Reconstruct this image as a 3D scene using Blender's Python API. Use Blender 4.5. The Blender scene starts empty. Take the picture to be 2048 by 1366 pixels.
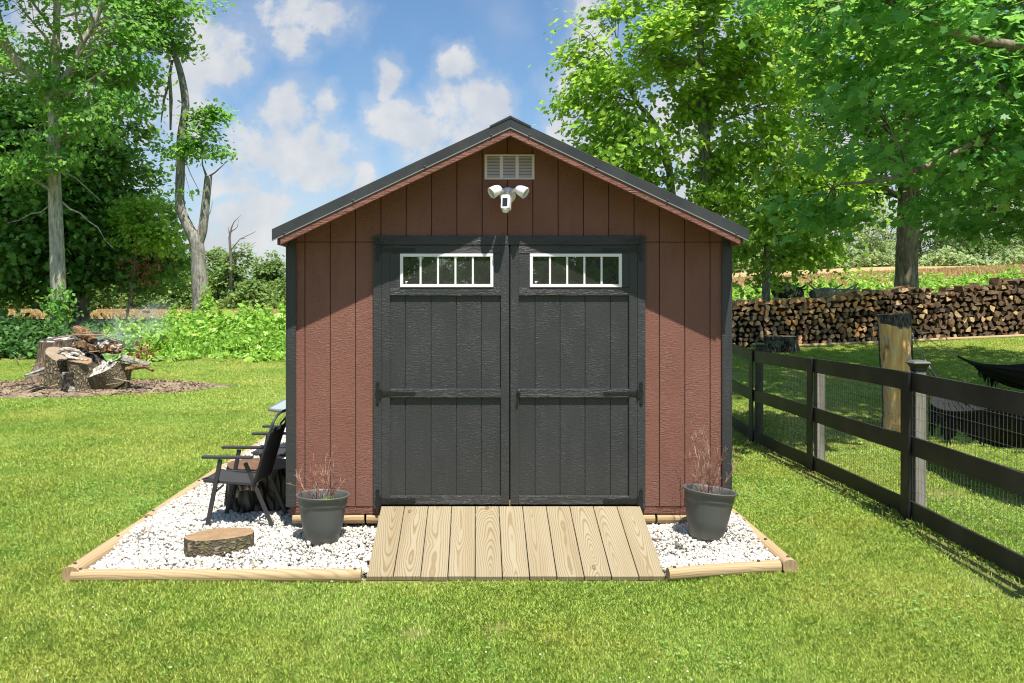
import bpy, bmesh, math, random
import numpy as np
from mathutils import Vector, Matrix
PI = math.pi
R = math.radians
random.seed(7)
rng = np.random.default_rng(7)
S = bpy.context.scene
COL = S.collection

# ------------------------------------------------------------------ camera
F, CX, CY, HC = 1750.0, 950.0, 600.0, 2.02        # focal length in photo pixels, vanishing point, eye height
cd = bpy.data.cameras.new('camera')
cam = bpy.data.objects.new('camera', cd)
COL.objects.link(cam)
cam.location = (0, 0, HC)
cam.rotation_euler = (PI / 2, 0, 0)
cd.sensor_width = 36
cd.lens = F / 2048 * 36
cd.shift_x = (1024 - CX) / 2048
cd.shift_y = -(683 - CY) / 2048
cd.clip_start = 0.1
cd.clip_end = 2000
S.camera = cam

def PX(px, Y): return (px - CX) * Y / F
def PZ(py, Y): return HC - (py - CY) * Y / F

# ------------------------------------------------------------------ node helper
class NT:
    def __init__(s, tree):
        s.t = tree
        s.t.nodes.clear()
    def n(s, typ, **kw):
        nd = s.t.nodes.new(typ)
        for k, v in kw.items():
            if k.startswith('i_'):
                key = k[2:]
                key = int(key) if key.isdigit() else key.replace('_', ' ')
                s.inp(nd, key, v)
            else:
                setattr(nd, k, v)
        return nd
    def inp(s, nd, key, v):
        if isinstance(v, bpy.types.NodeSocket):
            s.t.links.new(v, nd.inputs[key])
        elif isinstance(v, bpy.types.Node):
            s.t.links.new(v.outputs[0], nd.inputs[key])
        else:
            nd.inputs[key].default_value = v
    def m(s, op, a, b=0.0, c=0.0, clamp=False):
        nd = s.n('ShaderNodeMath', operation=op, use_clamp=clamp)
        s.inp(nd, 0, a); s.inp(nd, 1, b)
        if op in ('MULTIPLY_ADD', 'SMOOTH_MIN', 'SMOOTH_MAX', 'COMPARE', 'WRAP'): s.inp(nd, 2, c)
        return nd.outputs[0]
    def ss(s, x, lo, hi):                     # smoothstep
        nd = s.n('ShaderNodeMapRange', interpolation_type='SMOOTHSTEP')
        s.inp(nd, 0, x); nd.inputs[1].default_value = lo; nd.inputs[2].default_value = hi
        return nd.outputs[0]
    def mix(s, f, a, b, blend='MIX'):
        nd = s.n('ShaderNodeMix', data_type='RGBA', blend_type=blend)
        s.inp(nd, 0, f); s.inp(nd, 6, c4(a)); s.inp(nd, 7, c4(b))
        return nd.outputs[2]
    def ramp(s, f, stops):
        nd = s.n('ShaderNodeValToRGB')
        s.inp(nd, 0, f)
        e = nd.color_ramp.elements
        while len(e) < len(stops): e.new(0.5)
        for k, (p, c) in enumerate(stops):
            e[k].position = p; e[k].color = c4(c)
        return nd.outputs[0]
    def noise(s, vec, scale, detail=3, rough=.5, dist=0.0, dim='3D'):
        nd = s.n('ShaderNodeTexNoise', noise_dimensions=dim)
        if vec is not None: s.inp(nd, 'Vector', vec)
        nd.inputs['Scale'].default_value = scale
        nd.inputs['Detail'].default_value = detail
        nd.inputs['Roughness'].default_value = rough
        nd.inputs['Distortion'].default_value = dist
        return nd.outputs[0]
    def voro(s, vec, scale, feature='F1', rand=1.0, dim='3D'):
        nd = s.n('ShaderNodeTexVoronoi', feature=feature, voronoi_dimensions=dim)
        if vec is not None: s.inp(nd, 'Vector', vec)
        nd.inputs['Scale'].default_value = scale
        nd.inputs['Randomness'].default_value = rand
        return nd
    def mapv(s, vec, sc=(1, 1, 1), loc=(0, 0, 0), rot=(0, 0, 0)):
        nd = s.n('ShaderNodeMapping')
        s.inp(nd, 'Vector', vec)
        nd.inputs['Scale'].default_value = sc
        nd.inputs['Location'].default_value = loc
        nd.inputs['Rotation'].default_value = rot
        return nd.outputs[0]
    def bump(s, h, strength=.5, dist=.01, nrm=None):
        nd = s.n('ShaderNodeBump')
        s.inp(nd, 'Height', h)
        nd.inputs['Strength'].default_value = strength
        nd.inputs['Distance'].default_value = dist
        if nrm is not None: s.inp(nd, 'Normal', nrm)
        return nd.outputs[0]
    def pos(s): return s.n('ShaderNodeNewGeometry').outputs['Position']
    def obj(s): return s.n('ShaderNodeTexCoord').outputs['Object']
    def uv(s): return s.n('ShaderNodeTexCoord').outputs['UV']
    def isl(s): return s.n('ShaderNodeNewGeometry').outputs['Random Per Island']
    def orand(s): return s.n('ShaderNodeObjectInfo').outputs['Random']
    def sep(s, v):
        nd = s.n('ShaderNodeSeparateXYZ'); s.inp(nd, 0, v); return nd.outputs
    def comb(s, x=0.0, y=0.0, z=0.0):
        nd = s.n('ShaderNodeCombineXYZ'); s.inp(nd, 0, x); s.inp(nd, 1, y); s.inp(nd, 2, z); return nd.outputs[0]
    def pbr(s, col, rough=.6, spec=.5, metal=0.0, nrm=None, **kw):
        b = s.n('ShaderNodeBsdfPrincipled')
        s.inp(b, 'Base Color', c4(col)); s.inp(b, 'Roughness', rough)
        s.inp(b, 'Specular IOR Level', spec); s.inp(b, 'Metallic', metal)
        if nrm is not None: s.inp(b, 'Normal', nrm)
        for k, v in kw.items(): s.inp(b, k.replace('_', ' '), v)
        return b.outputs[0]
    def out(s, surf, vol=None):
        o = s.n('ShaderNodeOutputMaterial')
        if surf is not None: s.t.links.new(surf, o.inputs[0])
        if vol is not None: s.t.links.new(vol, o.inputs[1])

def c4(c):
    if isinstance(c, (tuple, list)) and len(c) == 3: return (c[0], c[1], c[2], 1.0)
    return c

def mat(name, fn):
    m = bpy.data.materials.new(name)
    m.use_nodes = True
    N = NT(m.node_tree)
    r = fn(N)
    if r is not None: N.out(r)
    return m

# ------------------------------------------------------------------ light and sky
SUN_TO = Vector((.40, -1.0, 2.70)).normalized()          # towards the sun: high, behind the viewer, a little right
SUN_EL = math.asin(SUN_TO.z)
sd = bpy.data.lights.new('sun', 'SUN')
sd.energy = 5.0
sd.angle = R(.5)
sd.color = (1.0, .95, .86)
sun = bpy.data.objects.new('sun', sd)
COL.objects.link(sun)
sun.rotation_euler = (-SUN_TO).to_track_quat('-Z', 'Y').to_euler()

W = bpy.data.worlds.new('World')
S.world = W
W.use_nodes = True
N = NT(W.node_tree)
sky = N.n('ShaderNodeTexSky', sky_type='NISHITA', sun_disc=False)
sky.sun_elevation = SUN_EL
sky.sun_rotation = math.atan2(SUN_TO.x, SUN_TO.y)
sky.air_density = 1.0
sky.dust_density = 1.0
sky.ozone_density = 1.3
dirv = N.n('ShaderNodeTexCoord').outputs['Generated']
dx, dy, dz = N.sep(dirv)
ysafe = N.m('MAXIMUM', dy, .05)
u = N.m('DIVIDE', dx, ysafe)
v = N.m('DIVIDE', dz, ysafe)
uvv = N.comb(u, v, 0.0)
wn = N.n('ShaderNodeTexNoise'); N.inp(wn, 'Vector', uvv); wn.inputs['Scale'].default_value = 16.0; wn.inputs['Detail'].default_value = 5.0; wn.inputs['Roughness'].default_value = .6
wx, wy, wz = N.sep(wn.outputs[1])
uw = N.m('ADD', u, N.m('MULTIPLY', N.m('SUBTRACT', wx, .5), .042))
vw = N.m('ADD', v, N.m('MULTIPLY', N.m('SUBTRACT', wy, .5), .042))
# cumulus heads: compass bearing and height above the horizon, with their sizes
clouds = [(575, 225, 62, 75), (640, 300, 85, 62), (560, 310, 95, 48), (645, 215, 32, 45), (480, 300, 55, 60), (455, 360, 75, 40), (690, 330, 40, 30),
          (725, 352, 22, 34), (900, 215, 48, 60), (940, 240, 70, 75), (870, 275, 62, 60), (908, 135, 40, 38), (985, 215, 35, 55), (800, 235, 70, 40),
          (430, 95, 95, 75), (590, 30, 110, 48), (580, 90, 46, 34), (780, 155, 24, 44), (1135, 265, 34, 60), (540, 450, 60, 70), (450, 470, 70, 80),
          (380, 210, 60, 80), (560, 560, 90, 90), (1190, 180, 60, 200), (1400, 260, 240, 160), (1560, 300, 260, 260), (100, 240, 240, 200),
          (1750, 480, 520, 120), (200, 40, 200, 90)]
mask = None
for (px, py, rx, ry) in clouds:
    a = N.m('MULTIPLY', N.m('SUBTRACT', uw, (px - CX) / F), F / rx)
    b = N.m('MULTIPLY', N.m('SUBTRACT', vw, (CY - py) / F), F / ry)
    d = N.m('SQRT', N.m('ADD', N.m('MULTIPLY', a, a), N.m('MULTIPLY', b, b)))
    g = N.m('SUBTRACT', 1.06, N.m('MULTIPLY', d, .86))
    mask = g if mask is None else N.m('SMOOTH_MAX', mask, g, .25)
mask = N.m('SMOOTH_MIN', N.m('MAXIMUM', mask, -.7), .52, .3)
billow = N.m('SUBTRACT', 1.0, N.voro(uvv, 34, 'SMOOTH_F1').outputs[0])
n1 = N.noise(uvv, 13, 12, .64, .15)
n2 = N.noise(uvv, 4.5, 4, .55)
cl = N.m('ADD', mask, N.m('MULTIPLY', N.m('SUBTRACT', n1, .5), 2.3))
cl = N.m('ADD', cl, N.m('MULTIPLY', N.m('SUBTRACT', billow, .62), .45))
dens = N.m('MAXIMUM', N.m('MULTIPLY', N.ss(cl, .0, .55), .94), N.m('MULTIPLY', N.ss(cl, -.5, .3), .30))
wisp = N.m('MULTIPLY', N.ss(n2, .48, .75), .28)
dens = N.m('MAXIMUM', dens, wisp)
dens = N.m('MULTIPLY', dens, N.ss(dy, .02, .12))
rest = N.m('MULTIPLY', N.ss(N.noise(dirv, 3.0, 5, .55), .5, .68), N.ss(dy, .1, 0.0))   # scattered cumulus in the rest of the sky
dens = N.m('MAXIMUM', dens, N.m('MULTIPLY', rest, .8))
hz = N.ss(dz, .24, -.02)
SKYK = .115
shade = N.ss(N.noise(N.mapv(uvv, loc=(.02, .03, 0)), 15, 6, .55), .32, .66)
ccol = N.mix(shade, (3.2, 3.35, 3.6), (4.15, 4.1, 4.05))
skyc = N.mix(1.0, sky.outputs[0], (.56, .70, .79), 'MULTIPLY')
skyc = N.mix(N.m('MULTIPLY', hz, .62), skyc, (3.5, 3.85, 4.3))
bg = N.n('ShaderNodeBackground')
N.inp(bg, 0, N.mix(N.m('MULTIPLY', dens, .93), skyc, ccol))
bg.inputs[1].default_value = SKYK
wo = N.n('ShaderNodeOutputWorld')
N.t.links.new(bg.outputs[0], wo.inputs[0])

S.view_settings.view_transform = 'Standard'
S.view_settings.look = 'None'
S.view_settings.exposure = 0.8
S.view_settings.gamma = 1.0
S.render.engine = 'CYCLES'
cy = S.cycles
cy.max_bounces = 9
cy.diffuse_bounces = 7
cy.glossy_bounces = 3
cy.transmission_bounces = 7
cy.transparent_max_bounces = 10
cy.volume_bounces = 1
cy.sample_clamp_indirect = 6
cy.use_denoising = True
cy.filter_width = 1.15

# ------------------------------------------------------------------ mesh helpers
class MB:
    def __init__(s):
        s.v = []; s.f = []; s.m = []; s.uv = []
    def quad_uv(s, face, uvs): s.f.append(face); s.uv.append(uvs)
    def add(s, verts, faces, m=0, uvs=None):
        b = len(s.v)
        s.v += [tuple(p) for p in verts]
        for k, f in enumerate(faces):
            s.f.append([i + b for i in f]); s.m.append(m)
            s.uv.append(uvs[k] if uvs else None)
        return s
    def hexa(s, p, m=0, uax=None):
        """eight corners: bottom 4 counter-clockwise, then top 4"""
        fs = [(3, 2, 1, 0), (4, 5, 6, 7), (0, 1, 5, 4), (1, 2, 6, 5), (2, 3, 7, 6), (3, 0, 4, 7)]
        uvs = None
        if uax:
            c = [sum(q[k] for q in p) / 8 for k in range(3)]
            uvs = [[(p[i][uax[0]] - c[uax[0]], p[i][uax[1]] - c[uax[1]]) for i in f] for f in fs]
        return s.add(p, fs, m, uvs)
    def box(s, x0, x1, y0, y1, z0, z1, m=0, uax=None):
        return s.hexa([(x0, y0, z0), (x1, y0, z0), (x1, y1, z0), (x0, y1, z0), (x0, y0, z1), (x1, y0, z1), (x1, y1, z1), (x0, y1, z1)], m, uax)
    def prism(s, pts, y0, y1, m=0):
        """outline in x,z (counter-clockwise seen from -y) pushed along y"""
        n = len(pts)
        vs = [(x, y0, z) for x, z in pts] + [(x, y1, z) for x, z in pts]
        fs = [tuple(range(n)), tuple(range(2 * n - 1, n - 1, -1))]
        fs += [((i + 1) % n, i, i + n, (i + 1) % n + n) for i in range(n)]
        return s.add(vs, fs, m)
    def bar(s, a, b, w, h, m=0, up=(0, 0, 1)):
        a = Vector(a); b = Vector(b); d = (b - a).normalized()
        up = Vector(up)
        if abs(d.dot(up)) > .98: up = Vector((1, 0, 0))
        sx = d.cross(up).normalized() * (w / 2); sz = sx.cross(d).normalized() * (h / 2)
        p = [a - sx - sz, a + sx - sz, b + sx - sz, b - sx - sz, a - sx + sz, a + sx + sz, b + sx + sz, b - sx + sz]
        return s.hexa([tuple(q) for q in p], m)
    def tube(s, pts, rad, n=8, m=0, cap=True, flat=1.0):
        pts = [Vector(p) for p in pts]
        k = len(pts)
        if not hasattr(rad, '__len__'): rad = [rad] * k
        vs = []; ln = 0.0; lens = []
        ref = None
        for i, p in enumerate(pts):
            d = (pts[min(i + 1, k - 1)] - pts[max(i - 1, 0)])
            d = d.normalized() if d.length > 1e-9 else Vector((0, 0, 1))
            if ref is None: ref = Vector((1, 0, 0)) if abs(d.x) < .8 else Vector((0, 1, 0))
            e1 = (ref - d * ref.dot(d)).normalized(); ref = e1
            e2 = d.cross(e1)
            if i: ln += (p - pts[i - 1]).length
            lens.append(ln)
            for j in range(n):
                a = 2 * PI * j / n
                vs.append(p + e1 * (math.cos(a) * rad[i]) + e2 * (math.sin(a) * rad[i] * flat))
        fs = []; uvs = []
        for i in range(k - 1):
            for j in range(n):
                j2 = (j + 1) % n
                fs.append((i * n + j, i * n + j2, (i + 1) * n + j2, (i + 1) * n + j))
                r = rad[i]
                u0 = 2 * PI * r * j / n; u1 = 2 * PI * r * (j + 1) / n
                uvs.append([(u0, lens[i]), (u1, lens[i]), (u1, lens[i + 1]), (u0, lens[i + 1])])
        s.add(vs, fs, m, uvs)
        if cap:
            b = len(s.v) - len(vs)
            for ring, rev in ((0, True), (k - 1, False)):
                f = [b + ring * n + j for j in range(n)]
                if rev: f.reverse()
                s.f.append(f); s.m.append(m)
                s.uv.append([(.02 * math.cos(2 * PI * j / n), .02 * math.sin(2 * PI * j / n)) for j in range(n)])
        return s
    def lathe(s, prof, c=(0, 0, 0), n=32, m=0, caps=(False, False)):
        vs = []
        for r, z in prof:
            for j in range(n):
                a = 2 * PI * j / n
                vs.append((c[0] + r * math.cos(a), c[1] + r * math.sin(a), c[2] + z))
        fs = []
        for i in range(len(prof) - 1):
            for j in range(n):
                j2 = (j + 1) % n
                fs.append((i * n + j, i * n + j2, (i + 1) * n + j2, (i + 1) * n + j))
        if caps[0]: fs.append(tuple(range(n - 1, -1, -1)))
        if caps[1]: fs.append(tuple((len(prof) - 1) * n + j for j in range(n)))
        return s.add(vs, fs, m)
    def xf(s, M):
        s.v = [tuple(M @ Vector(p)) for p in s.v]; return s
    def build(s, name, mats, parent=None, org=None, smooth=False, bevel=0.0, bseg=2):
        me = bpy.data.meshes.new(name)
        vs = s.v
        if org is not None: vs = [(p[0] - org[0], p[1] - org[1], p[2] - org[2]) for p in vs]
        me.from_pydata(vs, [], s.f)
        if not isinstance(mats, (list, tuple)): mats = [mats]
        for q in mats: me.materials.append(q)
        me.polygons.foreach_set('material_index', s.m)
        if any(q is not None for q in s.uv):
            ul = me.uv_layers.new(name='UVMap')
            flat = []
            for f, q in zip(s.f, s.uv):
                flat += [c for p in (q if q else [(0, 0)] * len(f)) for c in p]
            ul.data.foreach_set('uv', flat)
        if smooth: me.polygons.foreach_set('use_smooth', [True] * len(me.polygons))
        me.update()
        o = bpy.data.objects.new(name, me)
        COL.objects.link(o)
        if parent is not None: o.parent = parent
        elif org is not None: o.location = org
        if bevel:
            b = o.modifiers.new('bevel', 'BEVEL'); b.width = bevel; b.segments = bseg; b.limit_method = 'ANGLE'; b.angle_limit = R(40)
            b.use_clamp_overlap = True
        if smooth == 'auto':
            me.set_sharp_from_angle(angle=R(40))
        return o

def tag(o, label=None, cat=None, group=None, kind=None):
    if label: o['label'] = label
    if cat: o['category'] = cat
    if group: o['group'] = group
    if kind: o['kind'] = kind
    return o
def thing(name, label, cat, loc=(0, 0, 0), rz=0.0, group=None):
    o = bpy.data.objects.new(name, None)
    COL.objects.link(o)
    o.location = loc; o.rotation_euler = (0, 0, rz)
    o.empty_display_size = .2
    return tag(o, label, cat, group)
def copy_tree(o, parent=None):
    c = o.copy(); COL.objects.link(c)
    if parent is not None: c.parent = parent
    for ch in list(o.children): copy_tree(ch, c)
    return c

def scatter_mesh(name, cen, nrm, size, tmpl, material, parent=None, org=None, spin=None, droop=0.0, rg=rng, stretch=None):
    """one small face per point: tmpl is an outline (K,3) in the face's own plane"""
    n = len(cen); tm = np.asarray(tmpl, float)
    if tm.shape[1] == 2: tm = np.hstack([tm, np.zeros((len(tm), 1))])
    K = len(tm)
    nrm = nrm / np.maximum(np.linalg.norm(nrm, axis=1, keepdims=True), 1e-9)
    ref = rg.normal(size=(n, 3)) if spin is None else spin
    e1 = ref - nrm * (ref * nrm).sum(1, keepdims=True)
    e1 /= np.maximum(np.linalg.norm(e1, axis=1, keepdims=True), 1e-9)
    e2 = np.cross(nrm, e1)
    sz = np.asarray(size).reshape(-1, 1, 1)
    co = cen[:, None, :] + sz * (tm[None, :, 0:1] * e1[:, None, :] + tm[None, :, 1:2] * e2[:, None, :] + tm[None, :, 2:3] * nrm[:, None, :])
    co = co.reshape(-1, 3)
    if org is not None: co = co - np.asarray(org)
    return raw_mesh(name, co, n, K, material, parent, org)
def raw_mesh(name, co, n, K, material, parent=None, org=None):
    me = bpy.data.meshes.new(name)
    me.vertices.add(n * K)
    me.vertices.foreach_set('co', np.ascontiguousarray(co, dtype=np.float32).ravel())
    me.loops.add(n * K)
    me.loops.foreach_set('vertex_index', np.arange(n * K, dtype=np.int32))
    me.polygons.add(n)
    me.polygons.foreach_set('loop_start', np.arange(0, n * K, K, dtype=np.int32))
    me.materials.append(material)
    me.update(calc_edges=True)
    o = bpy.data.objects.new(name, me)
    COL.objects.link(o)
    if parent is not None: o.parent = parent
    elif org is not None: o.location = org
    return o

def vnoise(p, f, seed=0):
    """cheap smooth pseudo-noise in about -1..1 for arrays of points"""
    r = np.random.default_rng(seed)
    s = np.zeros(len(p))
    for k in range(5):
        d = r.normal(size=3); d /= np.linalg.norm(d)
        s += np.sin((p @ d) * f * (1 + .45 * k) + r.uniform(0, 6.28)) / (1 + .3 * k)
    return s / 2.2

# ------------------------------------------------------------------ terrain
LY = [(-90, 0), (18, 0), (24, .2), (36, .7), (45, 1.0), (100, 1.1), (500, 2.0)]
RY = [(-90, 0), (8, 0), (12, .05), (25, .55), (30, .95), (50, 2.25), (105, 4.1), (160, 4.9), (500, 7)]
def sstep(x, a, b):
    t = np.clip((np.asarray(x, float) - a) / (b - a), 0, 1)
    return t * t * (3 - 2 * t)
def gz(x, y):
    x = np.asarray(x, float); y = np.asarray(y, float)
    l = np.interp(y, *zip(*LY)); r = np.interp(y, *zip(*RY))
    t = sstep(x, -3, 6)
    z = l * (1 - t) + r * t
    z = z + .08 * np.clip(x - 1.4, 0, 3) * sstep(y, -6, 5) * (1 - .65 * sstep(y, 7.5, 12))
    z = z + .045 * np.clip(x - 8, 0, 40) * sstep(y, 15, 25)
    return z
def g1(x, y): return float(gz(x, y))

# ------------------------------------------------------------------ materials
def grass_ground(N):
    p = N.pos()
    a = N.noise(p, 1.1, 4, .6)
    b = N.noise(p, 40, 3, .7)
    col = N.mix(N.ss(a, .35, .65), (.17, .18, .055), (.22, .23, .07))
    col = N.mix(N.ss(b, .5, .72), col, (.16, .13, .06))
    return N.pbr(col, .9, .1, nrm=N.bump(b, .8, .03))
M_ground = mat('lawn_soil', grass_ground)

def blade(N, cols, tr=.35, patch=.9):
    p = N.pos()
    r = N.isl()
    big = N.noise(p, .55, 3, .55)
    mid = N.noise(p, 3.2, 3, .6)
    c = N.ramp(r, cols)
    huge = N.noise(p, .17, 3, .6)
    c = N.mix(N.m('MULTIPLY', N.ss(huge, .40, .62), .35), c, (.28, .50, .09))
    c = N.mix(N.m('MULTIPLY', N.ss(big, .42, .68), .6), c, (.64, .65, .17))
    c = N.mix(N.m('MULTIPLY', N.ss(N.noise(p, 1.9, 4, .65), .58, .74), .38), c, (.62, .54, .26))
    c = N.mix(N.m('MULTIPLY', N.ss(mid, .5, .72), .4), c, (.22, .42, .08))
    d = N.pbr(c, .55, .25)
    t = N.n('ShaderNodeBsdfTranslucent'); N.inp(t, 0, N.mix(.5, c, (.50, .66, .10)))
    mx = N.n('ShaderNodeMixShader'); N.inp(mx, 0, tr)
    N.t.links.new(d, mx.inputs[1]); N.t.links.new(t.outputs[0], mx.inputs[2])
    return mx.outputs[0]
M_grass = mat('grass_blade', lambda N: blade(N, [(0, (.20, .37, .06)), (.3, (.37, .57, .10)), (.68, (.56, .70, .15)), (.9, (.70, .78, .26)), (1, (.82, .72, .40))]))

def leafmat(name, stops, tr=.4, tcol=(.30, .48, .04), spec=.35, rough=.5, blend=.5):
    def fn(N):
        c = N.ramp(N.isl(), stops)
        d = N.pbr(c, rough, spec)
        t = N.n('ShaderNodeBsdfTranslucent'); N.inp(t, 0, N.mix(blend, c, tcol))
        mx = N.n('ShaderNodeMixShader'); N.inp(mx, 0, tr)
        N.t.links.new(d, mx.inputs[1]); N.t.links.new(t.outputs[0], mx.inputs[2])
        return mx.outputs[0]
    return mat(name, fn)
M_leaf_light = leafmat('leaf_yellow_green', [(0, (.15, .33, .045)), (.4, (.26, .49, .065)), (.75, (.37, .58, .085)), (1, (.56, .70, .15))], .58, (.52, .74, .08))
M_leaf_mid = leafmat('leaf_green', [(0, (.10, .25, .05)), (.5, (.16, .38, .075)), (.85, (.23, .46, .09)), (1, (.34, .54, .11))], .52, (.40, .70, .09))
M_leaf_near = leafmat('leaf_maple', [(0, (.085, .25, .07)), (.5, (.14, .38, .10)), (.85, (.20, .46, .11)), (1, (.36, .60, .15))], .54, (.44, .78, .12), .45, .42)
M_leaf_dark = leafmat('leaf_dark', [(0, (.07, .19, .045)), (.5, (.125, .295, .06)), (.85, (.19, .39, .075)), (1, (.3, .5, .1))], .42, (.34, .6, .07))
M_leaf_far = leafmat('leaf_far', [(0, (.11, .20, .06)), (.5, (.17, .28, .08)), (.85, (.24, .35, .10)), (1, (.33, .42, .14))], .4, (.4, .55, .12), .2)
M_leaf_hazed = leafmat('leaf_hazed', [(0, (.30, .42, .20)), (.5, (.40, .52, .25)), (.85, (.5, .58, .28)), (1, (.58, .6, .3))], .45, (.55, .65, .25), .2)  # paleness of far haze and light is put into this leaf colour
M_weed = leafmat('weed_leaf', [(0, (.14, .31, .04)), (.4, (.25, .47, .065)), (.8, (.36, .58, .085)), (1, (.5, .64, .14))], .4, (.48, .7, .08), .4)
M_brownleaf = leafmat('leaf_brown', [(0, (.12, .05, .02)), (1, (.35, .16, .06))], .3, (.4, .2, .05))

def barkmat(name, dark, light, sc=9, str_=.8):
    def fn(N):
        o = N.obj()
        q = N.mapv(o, (sc, sc, sc * .22))
        a = N.noise(q, 1.6, 6, .65, .4)
        b = N.noise(o, 1.7, 3, .5)
        c = N.mix(N.ss(a, .32, .68), dark, light)
        c = N.mix(N.m('MULTIPLY', N.ss(b, .5, .7), .5), c, tuple(.75 * x + .08 for x in light))
        return N.pbr(c, .9, .15, nrm=N.bump(a, str_, .05))
    return mat(name, fn)
M_bark_grey = barkmat('bark_grey', (.11, .1, .08), (.36, .34, .29))
M_bark_pale = barkmat('bark_pale', (.24, .21, .165), (.60, .55, .45), 7)
M_bark_brown = barkmat('bark_brown', (.075, .06, .045), (.30, .25, .19), 6, 1.0)
M_bark_far = barkmat('bark_far', (.1, .09, .08), (.22, .2, .18), 4)
M_twig = mat('twig', lambda N: N.pbr((.1, .08, .06), .8, .2))

def roundbark(N):
    """deeply ridged bark of cut rounds"""
    o = N.obj()
    q = N.mapv(o, (14, 14, 6))
    w = N.noise(o, 9, 3, .6)
    vn = N.voro(N.n('ShaderNodeVectorMath', operation='ADD', i_0=q, i_1=N.n('ShaderNodeTexNoise', i_Scale=7.0).outputs[1]).outputs[0], 1.2, 'DISTANCE_TO_EDGE')
    e = N.ss(vn.outputs[0], .02, .35)
    f = N.noise(o, 60, 3, .6)
    c = N.mix(e, (.03, .022, .015), (.33, .26, .17))
    c = N.mix(N.m('MULTIPLY', N.ss(w, .52, .62), .75), c, (.10, .105, .03))
    c = N.mix(N.m('MULTIPLY', f, .5), c, (.4, .34, .25))
    return N.pbr(c, .95, .1, nrm=N.bump(N.m('ADD', e, N.m('MULTIPLY', f, .3)), 1.0, .04))
M_roundbark = mat('round_bark', roundbark)
def darkbark(N):
    o = N.obj()
    e = N.ss(N.voro(N.mapv(o, (13, 13, 4)), 1.2, 'DISTANCE_TO_EDGE').outputs[0], .02, .3)
    f = N.noise(o, 50, 3, .6)
    c = N.mix(e, (.015, .012, .01), (.15, .13, .10))
    c = N.mix(N.m('MULTIPLY', N.ss(N.noise(o, 4, 2), .45, .65), .6), c, (.22, .22, .17))
    return N.pbr(c, .95, .1, nrm=N.bump(N.m('ADD', e, N.m('MULTIPLY', f, .3)), 1.0, .05))
M_darkbark = mat('dark_bark', darkbark)

def endgrain(name, base, dark, rings=55, crack=.6, ax=(0, 1)):
    def fn(N):
        o = N.obj(); x = N.sep(o)
        nz = N.noise(o, 5, 3, .6)
        r = N.m('SQRT', N.m('ADD', N.m('POWER', x[ax[0]], 2.0), N.m('POWER', x[ax[1]], 2.0)))
        r = N.m('ADD', r, N.m('MULTIPLY', nz, .06))
        s = N.m('SINE', N.m('MULTIPLY', r, rings * 6.0))
        c = N.mix(N.m('MULTIPLY', N.ss(s, -.2, 1.0), .35), base, dark)
        an = N.m('ARCTAN2', x[ax[1]], x[ax[0]])
        rad = N.noise(N.comb(N.m('MULTIPLY', an, 3.0), N.m('MULTIPLY', r, 1.0), 0.0), 2.5, 4, .7)
        c = N.mix(N.m('MULTIPLY', N.ss(rad, .5, .72), crack), c, tuple(.45 * q for q in dark))
        c = N.mix(N.m('MULTIPLY', N.ss(N.noise(o, 8, 4, .6), .45, .7), .45), c, tuple(min(1, q * 1.5) for q in base))
        return N.pbr(c, .85, .15, nrm=N.bump(rad, .4, .01))
    return mat(name, fn)
M_end_slice = endgrain('cut_face_tan', (.28, .19, .11), (.17, .095, .05))
M_end_grey = endgrain('cut_face_grey', (.27, .21, .15), (.14, .1, .07))
M_end_red = endgrain('cut_face_red', (.15, .085, .055), (.09, .05, .035))

def paint(name, base, grain=(1, 0), sheen=.42, k=1.0, dust=None, spec=.5):
    """embossed cedar grain under paint; grain runs along the second uv axis"""
    def fn(N):
        p = N.pos(); x = N.sep(p)
        isl = N.m('MULTIPLY', N.isl(), 37.0)
        g = N.comb(x[0], x[1], x[2]) if grain[1] == 1 else N.comb(x[2], x[1], x[0])
        g = N.n('ShaderNodeVectorMath', operation='ADD', i_0=g, i_1=N.comb(isl, 0.0, isl)).outputs[0]
        # tall cathedral figure with cross-grain ripples
        low = N.noise(N.mapv(g, (6, 1, 1.1)), 1.0, 1, .5, .2)
        rings = N.m('SINE', N.m('MULTIPLY', low, 95.0))
        if grain[1] == 1:
            rip = N.noise(N.mapv(g, (26, 10, 150)), 1.0, 2, .5, .8)
            rip2 = N.noise(N.mapv(g, (150, 10, 26)), 1.0, 2, .5)
        else:
            rip = N.noise(N.mapv(g, (135, 10, 9)), 1.0, 3, .5, 1.2)
            rip2 = N.noise(N.mapv(g, (60, 10, 60)), 1.0, 2, .5)
        zone = N.ss(N.noise(N.mapv(g, (9, 1, 2.2)), 1.0, 2, .5), .4, .6)
        h = N.m('ADD', N.m('MULTIPLY', rings, .045), N.m('ADD', N.m('MULTIPLY', rip, N.m('ADD', .55, N.m('MULTIPLY', zone, .7))), N.m('MULTIPLY', rip2, .35)))
        nz = N.noise(p, 2.2, 3, .55)
        c = N.mix(N.m('MULTIPLY', N.ss(nz, .35, .7), .22), base, tuple(min(1, q * 1.45 + .004) for q in base))
        if dust:
            c = N.mix(N.m('MULTIPLY', N.ss(N.m('ADD', x[2], N.m('MULTIPLY', N.noise(p, 5, 3), .5)), 1.05, .3), .5), c, dust)
        rr = N.m('ADD', sheen, N.m('MULTIPLY', nz, .12))
        return N.pbr(c, rr, spec, nrm=N.bump(h, min(k, 1.0), .006 * max(1.0, k)))
    return mat(name, fn)
BROWN = (.200, .088, .066)
BLACK = (.033, .033, .0355)
M_brown = paint('brown_paint', BROWN, (0, 1), .5, 1.0, (.20, .115, .085), .22)
M_brown_h = paint('brown_paint_rail', BROWN, (1, 0), .5, 1.8, None, .22)
M_black = paint('black_paint', BLACK, (0, 1), .42, .6, (.045, .042, .034))
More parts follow.
